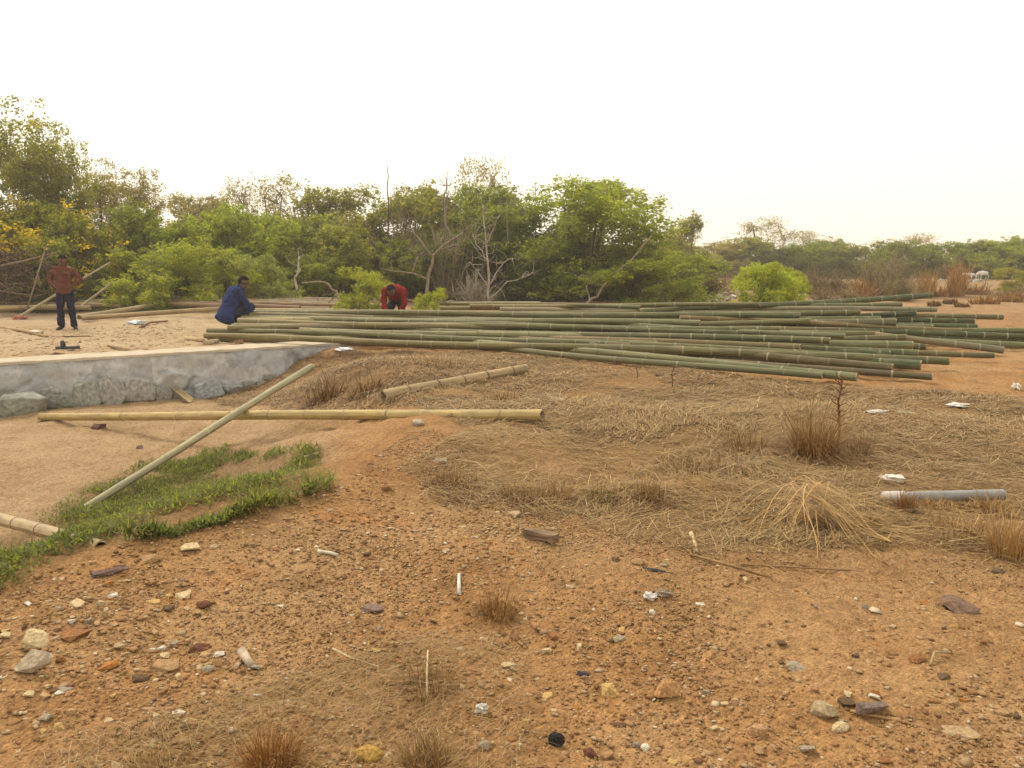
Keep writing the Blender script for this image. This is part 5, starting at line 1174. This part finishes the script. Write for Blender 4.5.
class Skel:
    def __init__(s): s.v = []; s.e = []; s.r = []
    def add(s, p, r, parent=None):
        s.v.append(tuple(p)); s.r.append(r); i_ = len(s.v) - 1
        if parent is not None: s.e.append((parent, i_))
        return i_
    def chain(s, pts, rs, parent):
        for p, r in zip(pts, rs): parent = s.add(p, r, parent)
        return parent
    def mesh(s, name, sub=1): return skin_mesh(name, s.v, s.e, s.r, sub)
    def cloth(s, name, wide=(1, 0, 0), grow=.006, vox=.016):
        V, Fc, n0 = [], [], 0; wide = np.array(wide, float); wide /= np.linalg.norm(wide); K = 14; th = np.linspace(0, 2 * math.pi, K, endpoint=False)
        for i_, j_ in s.e:
            p, q = np.array(s.v[i_]), np.array(s.v[j_]); T_ = q - p; L_ = np.linalg.norm(T_) + 1e-9; T_ = T_ / L_; A = wide - T_ * (wide @ T_)
            if np.linalg.norm(A) < .2: A = np.cross(T_, [0, 1, 0.01])
            A /= np.linalg.norm(A); B = np.cross(A, T_); ra, rb = [np.array(r if isinstance(r, tuple) else (r, r)) + grow for r in (s.r[i_], s.r[j_])]
            st = [(-.99, ra, .12), (-.8, ra, .6), (-.45, ra, .89), (0, ra, 1)] + [(t, ra + (rb - ra) * t, 1) for t in (.33, .66)] + [(1.0, rb, 1), (1.45, rb, .89), (1.8, rb, .6), (1.99, rb, .12)]
            for t, r, k in st:
                fl_ = .3 if (t < 0 and isinstance(s.r[i_], tuple) and i_ == 0) else 1.0; c = p + T_ * (t * L_ if 0 <= t <= 1 else (t * r.mean() * fl_ if t < 0 else L_ + (t - 1) * r.mean() * (.3 if isinstance(s.r[j_], tuple) and s.r[j_][0] > .12 else 1.0)))
                V += [c + A * math.cos(x) * r[0] * k + B * math.sin(x) * r[1] * k for x in th]
            m_ = len(st)
            for u in range(m_ - 1): Fc += [(n0 + u * K + v, n0 + u * K + (v + 1) % K, n0 + (u + 1) * K + (v + 1) % K, n0 + (u + 1) * K + v) for v in range(K)]
            Fc += [tuple(n0 + K - 1 - v for v in range(K)), tuple(n0 + (m_ - 1) * K + v for v in range(K))]; n0 += m_ * K
        me = bpy.data.meshes.new(name); me.from_pydata([tuple(v) for v in V], [], Fc); bm = bmesh.new(); bm.from_mesh(me); bmesh.ops.recalc_face_normals(bm, faces=bm.faces); bm.to_mesh(me); bm.free()
        o = bpy.data.objects.new(name, me); COL.objects.link(o); rm = o.modifiers.new('v', 'REMESH'); rm.mode = 'VOXEL'; rm.voxel_size = vox; rm.use_smooth_shade = True; sm = o.modifiers.new('w', 'SMOOTH'); sm.iterations = 3
        dg = bpy.context.evaluated_depsgraph_get(); me = bpy.data.meshes.new_from_object(o.evaluated_get(dg)); me.name = name; bpy.data.objects.remove(o)
        n = len(me.vertices); co = np.zeros(n * 3, np.float32); no = np.zeros(n * 3, np.float32); me.vertices.foreach_get('co', co); me.vertices.foreach_get('normal', no)
        c = co.reshape(-1, 3); f = fbm(c[:, 0] * 1.3 + c[:, 1] * 2, c[:, 2] * 2.4 + c[:, 0], 7, 3, 5); me.vertices.foreach_set('co', (c + no.reshape(-1, 3) * (f * .024)[:, None]).ravel()); me.update(); return me
def goat():
    k = Skel(); h = k.add((.28, 0, .48), (.12, .15)); m_ = k.add((0, 0, .47), (.14, .17), h); s_ = k.add((-.26, 0, .49), (.125, .155), m_)
    n = k.chain([(-.40, 0, .50), (-.50, 0, .40)], [.075, .06], s_); k.chain([(-.58, 0, .30), (-.62, 0, .22)], [.05, .03], n)
    for sy in (-1, 1):
        k.chain([(-.50, sy * .08, .44), (-.47, sy * .13, .43)], [.018, .012], n); k.chain([(-.46, sy * .03, .48), (-.40, sy * .04, .54)], [.012, .008], n)
        k.chain([(-.27, sy * .09, .34), (-.28, sy * .09, .2), (-.27, sy * .09, .02)], [.045, .026, .022], s_)
        k.chain([(.27, sy * .09, .36), (.32, sy * .09, .2), (.29, sy * .09, .02)], [.055, .026, .022], h)
    k.chain([(.38, 0, .52), (.42, 0, .46)], [.02, .012], h)
    return k.mesh('goat')
GM = goat(); GM.materials.append(M_HAIR)
for (px, py, rz, sc_, c, lab) in [(967, 281, 2.5, .9, (.62, .59, .53), 'white goat grazing with turned body, nearer the tall dry grass'), (983, 280, .25, 1.0, (.66, .63, .58), 'white goat standing broadside, farther from the tall dry grass')]:
    o = link('goat', GM, None, None, c); o.location = at(px, py); o.rotation_euler = (0, 0, rz); o.scale = (sc_,) * 3; tag(o, lab, 'goat', 'goats grazing before the far scrub')

# ------------------------------------------------------------------ people
def finger_set(k, wrist, palm, out_dir, side_dir, sc=1.0):
    """palm with five bent fingers"""
    w = np.array(wrist); o = np.array(out_dir, float); o /= np.linalg.norm(o); s = np.array(side_dir, float); s /= np.linalg.norm(s); nrm = np.cross(o, s)
    pi = k.add(w + o * .05, (.034, .018), palm)
    kn = k.add(w + o * .085, (.036, .016), pi)
    for f, L in zip((-.03, -.01, .01, .03), (.065, .08, .075, .055)):
        b = w + o * .095 + s * f; k.chain([b, b + o * L * .55 + nrm * .01, b + o * L + nrm * .03], [.0095, .009, .007], kn)
    k.chain([w + o * .05 - s * .045, w + o * .085 - s * .055 + nrm * .01], [.011, .008], pi)
def person(J, loc, rz, scale, label, skin, shirt, trousers, shoe, sleeves=1.0, hair=(.02, .016, .014), face=(0, -1, 0), cap=None):
    root = empty('person', loc, rz); root.scale = (scale,) * 3; A = {n: np.array(v, float) for n, v in J.items()}; f = np.array(face, float); f /= np.linalg.norm(f)
    k = Skel(); pv = k.add(A['pelvis'], (.15, .105)); sp = k.add((A['pelvis'] + A['chest']) / 2, (.135, .095), pv); ch = k.add(A['chest'], (.16, .105), sp); nb = k.add(A['neck'], .062, ch)
    hd = A['head']; up = (hd - A['neck']); up /= np.linalg.norm(up); up = np.array(J.get('up', up), float); up -= f * (up @ f); up /= np.linalg.norm(up); side = np.cross(f, up); side /= np.linalg.norm(side)
    h1 = k.add(hd - up * .055, (.066, .07), nb); h2 = k.add(hd + up * .02, (.078, .092), h1); k.add(hd + up * .085, (.062, .075), h2)
    k.chain([hd + f * .085 - up * .005, hd + f * .112 - up * .02], [.018, .012], h2)
    k.add(hd + f * .07 - up * .075, (.036, .03), h1)
    for s_ in (-1, 1): k.add(hd + side * s_ * .09 - up * .005, (.012, .022), h2)
    for n in ('l', 'r'):
        sh = k.add(A['sh_' + n], .068, ch); el = k.chain([(A['sh_' + n] * .5 + A['el_' + n] * .5), A['el_' + n]], [.05, .042], sh); wr = k.chain([(A['el_' + n] * .5 + A['wr_' + n] * .5), A['wr_' + n]], [.04, .028], el)
        finger_set(k, A['wr_' + n], wr, A.get('hand_' + n, A['wr_' + n] - A['el_' + n]), A.get('hs_' + n, (0, 1, 0)))
        hp = k.add(A['hp_' + n], .09, pv); kn_ = k.chain([(A['hp_' + n] * .5 + A['kn_' + n] * .5), A['kn_' + n]], [.08, .058], hp); an = k.chain([(A['kn_' + n] * .6 + A['an_' + n] * .4), A['an_' + n]], [.056, .038], kn_)
        k.chain([A['an_' + n] + np.array(J.get('toe_' + n, (0, -.1, -.045))), A['an_' + n] + np.array(J.get('toe_' + n, (0, -.1, -.045))) * 1.7], [.04, .03], an)
    me = k.mesh('body'); link('body', me, root, M_SKIN, skin)
    q = Skel(); hm_ = q.add(A['pelvis'] - (A['chest'] - A['pelvis']) * J.get('hem', .2), (.178 * J.get('loose', 1), .14 * J.get('loose', 1))); pv = q.add(A['pelvis'] + (A['chest'] - A['pelvis']) * .2, (.172 * J.get('loose', 1), .128 * J.get('loose', 1)), hm_); sp = q.add((A['pelvis'] + A['chest']) / 2, (.168 * J.get('loose', 1), .125 * J.get('loose', 1)), pv); ch = q.add(A['chest'] * .9 + A['neck'] * .1, (.17 * J.get('loose', 1), .13 * J.get('loose', 1)), sp); q.add(A['neck'], (.08, .08), ch)
    for n in ('l', 'r'):
        sh = q.add(A['sh_' + n], .062 * J.get('loose', 1), ch); el = q.chain([(A['sh_' + n] + A['el_' + n]) / 2, A['el_' + n]], [.058, .052], sh)
        if sleeves > 0: q.chain([A['el_' + n] + (A['wr_' + n] - A['el_' + n]) * .5 * sleeves, A['el_' + n] + (A['wr_' + n] - A['el_' + n]) * .92 * sleeves], [.054, .046], el)
    link('shirt', q.cloth('shirt', A['sh_r'] - A['sh_l']), root, M_CLOTH, shirt)
    q = Skel(); pv = q.add(A['pelvis'], (.15, .105))
    for n in ('l', 'r'): q.chain([A['hp_' + n], (A['hp_' + n] + A['kn_' + n]) / 2, A['kn_' + n], (A['kn_' + n] + A['an_' + n]) / 2, A['an_' + n] + (A['kn_' + n] - A['an_' + n]) * .06], [.09, .088, .076, .074, .072], pv)
    link('trousers', q.cloth('trousers', A['hp_r'] - A['hp_l'], .0), root, M_CLOTH, trousers)
    for n in ('l', 'r'):
        t_ = np.array(J.get('toe_' + n, (0, -.1, -.045))); q = Skel(); a = q.add(A['an_' + n] + t_ * -.35 + np.array([0, 0, -.03]), (.042, .042)); q.chain([A['an_' + n] + t_ * .8, A['an_' + n] + t_ * 1.9], [(.05, .042), (.042, .03)], a); link('shoe', q.mesh('shoe'), root, M_CLOTH, shoe)
    bm = bmesh.new(); bmesh.ops.create_icosphere(bm, subdivisions=3, radius=1)
    Mx = Matrix((Vector(side), Vector(-f), Vector(up))).transposed()
    for v in list(bm.verts):
        c = v.co
        if c.z < -.62 or (c.y < -.2 and c.z < .3): bm.verts.remove(v)
    for v in bm.verts: v.co = Mx @ Vector((v.co.x * .093, v.co.y * .108 + .006, v.co.z * .108)) * (1 + .04 * math.sin(v.co.x * 40) * math.sin(v.co.z * 37)) + Vector(hd + up * .028)
    hm = bpy.data.meshes.new('hair'); bm.to_mesh(hm); bm.free(); hm.polygons.foreach_set('use_smooth', np.ones(len(hm.polygons), bool)); link('hair', hm, root, M_HAIR, hair)
    for s_ in (-1, 1):
        bm = bmesh.new(); bmesh.ops.create_icosphere(bm, subdivisions=1, radius=.013); em = bpy.data.meshes.new('eye'); bm.to_mesh(em); bm.free(); o = link('eye', em, root, M_PLASTIC, (.03, .02, .018)); o.location = hd + f * .088 + side * s_ * .032 + up * .012
    bm = bmesh.new(); bmesh.ops.create_icosphere(bm, subdivisions=2, radius=1); mm = bpy.data.meshes.new('mouth'); bm.to_mesh(mm); bm.free(); o = link('mouth', mm, root, M_SKIN, (.16, .06, .05)); o.scale = (.024, .012, .007); o.location = hd + f * .098 - up * .055; o.rotation_euler = (0, 0, math.atan2(side[1], side[0]))
    if cap:
        bm = bmesh.new(); bmesh.ops.create_uvsphere(bm, u_segments=20, v_segments=10, radius=1)
        for v in list(bm.verts):
            if v.co.z < -.02: bm.verts.remove(v)
        for v in bm.verts: v.co = Mx @ Vector((v.co.x * .1, v.co.y * .115, v.co.z * .1)) + Vector(hd + up * .05)
        cm = bpy.data.meshes.new('cap'); bm.to_mesh(cm); bm.free(); link('cap', cm, root, M_CLOTH, cap)
    return tag(root, label, 'person')
SKIN = (.12, .058, .036)
p = at(68, 330); sc_ = 75 * p[1] / F / 1.70
person(dict(pelvis=(0, 0, .95), chest=(.0, 0, 1.27), neck=(.015, -.01, 1.45), head=(.035, -.04, 1.56), up=(.05, -.15, 1), sh_l=(-.175, 0, 1.37), sh_r=(.175, .02, 1.36), el_l=(-.34, .08, 1.13), el_r=(.33, .06, 1.15), wr_l=(-.20, -.03, .99), wr_r=(.215, -.02, 1.02), hand_l=(.8, -.5, -.3), hand_r=(-.7, -.6, -.3),
            hp_l=(-.095, 0, .89), hp_r=(.095, 0, .89), kn_l=(-.11, -.04, .49), kn_r=(.11, .01, .49), an_l=(-.13, .0, .09), an_r=(.125, .06, .09), hem=.3, toe_l=(-.02, -.1, -.045), toe_r=(.05, -.09, -.045)),
       (p[0], p[1], gz(p[0], p[1])), .15, sc_, 'person in a rust brown shirt and navy trousers standing with hands on hips', SKIN, (.115, .042, .026), (.012, .014, .036), (.03, .026, .024), 1.0, face=(.35, -.9, -.25))
# man in blue, squatting with his back half turned, reaching down to the poles
p = at(234, 333); b = Vector((p[0], p[1], gz(p[0], p[1]))); s2 = 1.0
person(dict(pelvis=(-.12, 0, .32), chest=(.03, .0, .62), neck=(.15, -.02, .785), head=(.215, -.05, .885), up=(.35, 0, 1), hem=.3, loose=1.22, sh_l=(.0, -.2, .75), sh_r=(.13, .19, .75), el_l=(.17, -.23, .52), el_r=(.3, .2, .56), wr_l=(.27, -.2, .30), wr_r=(.42, .1, .36), hand_l=(.4, .2, -.6), hand_r=(.6, -.1, -.5),
            hp_l=(-.08, -.1, .32), hp_r=(-.06, .1, .32), kn_l=(.26, -.18, .46), kn_r=(.28, .18, .46), an_l=(.06, -.14, .09), an_r=(.08, .14, .09), toe_l=(.11, -.02, -.045), toe_r=(.11, .02, -.045)),
       b, .8, 1.14, 'person in a loose blue shirt squatting among the cut pole ends', SKIN, (.024, .036, .115), (.03, .03, .05), (.06, .05, .045), 1.0, face=(.65, -.72, -.12))
# man in red, stooping over the pile towards the viewer
p = at(395, 325); yb = 19.0; x0 = float(atd(395, 256, yb)[0])
person(dict(pelvis=(0, .18, .58), chest=(.0, -.10, .74), neck=(-.01, -.30, .77), head=(-.04, -.40, .75), up=(-.1, -.7, .5), sh_l=(-.20, -.24, .74), sh_r=(.19, -.24, .74), el_l=(-.22, -.29, .48), el_r=(.22, -.29, .48), wr_l=(-.14, -.38, .27), wr_r=(.14, -.38, .27), hand_l=(.1, -.1, -.8), hand_r=(-.1, -.1, -.8), hs_l=(1, 0, 0), hs_r=(1, 0, 0),
            hp_l=(-.09, .17, .54), hp_r=(.09, .17, .54), kn_l=(-.12, -.06, .34), kn_r=(.12, -.06, .34), an_l=(-.15, .2, .09), an_r=(.15, .2, .09)),
       (x0, yb, gz(x0, yb)), 0, 1.1, 'person in a red shirt stooping over the bamboo pile with head bowed', SKIN, (.19, .014, .017), (.014, .019, .018), (.03, .03, .03), 1.0, face=(-.1, -.75, -.66))

# ------------------------------------------------------------------ haze: one closed box of thin pale air
def haze():
    x0, x1, y0, y1, z0, z1 = -720, 720, -320, 930, -2.0, 11.0
    bm = bmesh.new(); bmesh.ops.create_cube(bm, size=1)
    for v in bm.verts: v.co = Vector((x0 if v.co.x < 0 else x1, y0 if v.co.y < 0 else y1, z0 if v.co.z < 0 else z1))
    me = bpy.data.meshes.new('haze'); bm.to_mesh(me); bm.free(); m = bpy.data.materials.new('haze_air'); m.use_nodes = True; t = m.node_tree; t.nodes.clear()
    o_ = t.nodes.new('ShaderNodeOutputMaterial'); v = t.nodes.new('ShaderNodeVolumePrincipled'); v.inputs['Color'].default_value = (1, .985, .95, 1); v.inputs['Density'].default_value = 0.0015; v.inputs['Anisotropy'].default_value = .3
    t.links.new(v.outputs[0], o_.inputs['Volume']); tag(link('haze', me, None, m), kind='stuff')
haze()
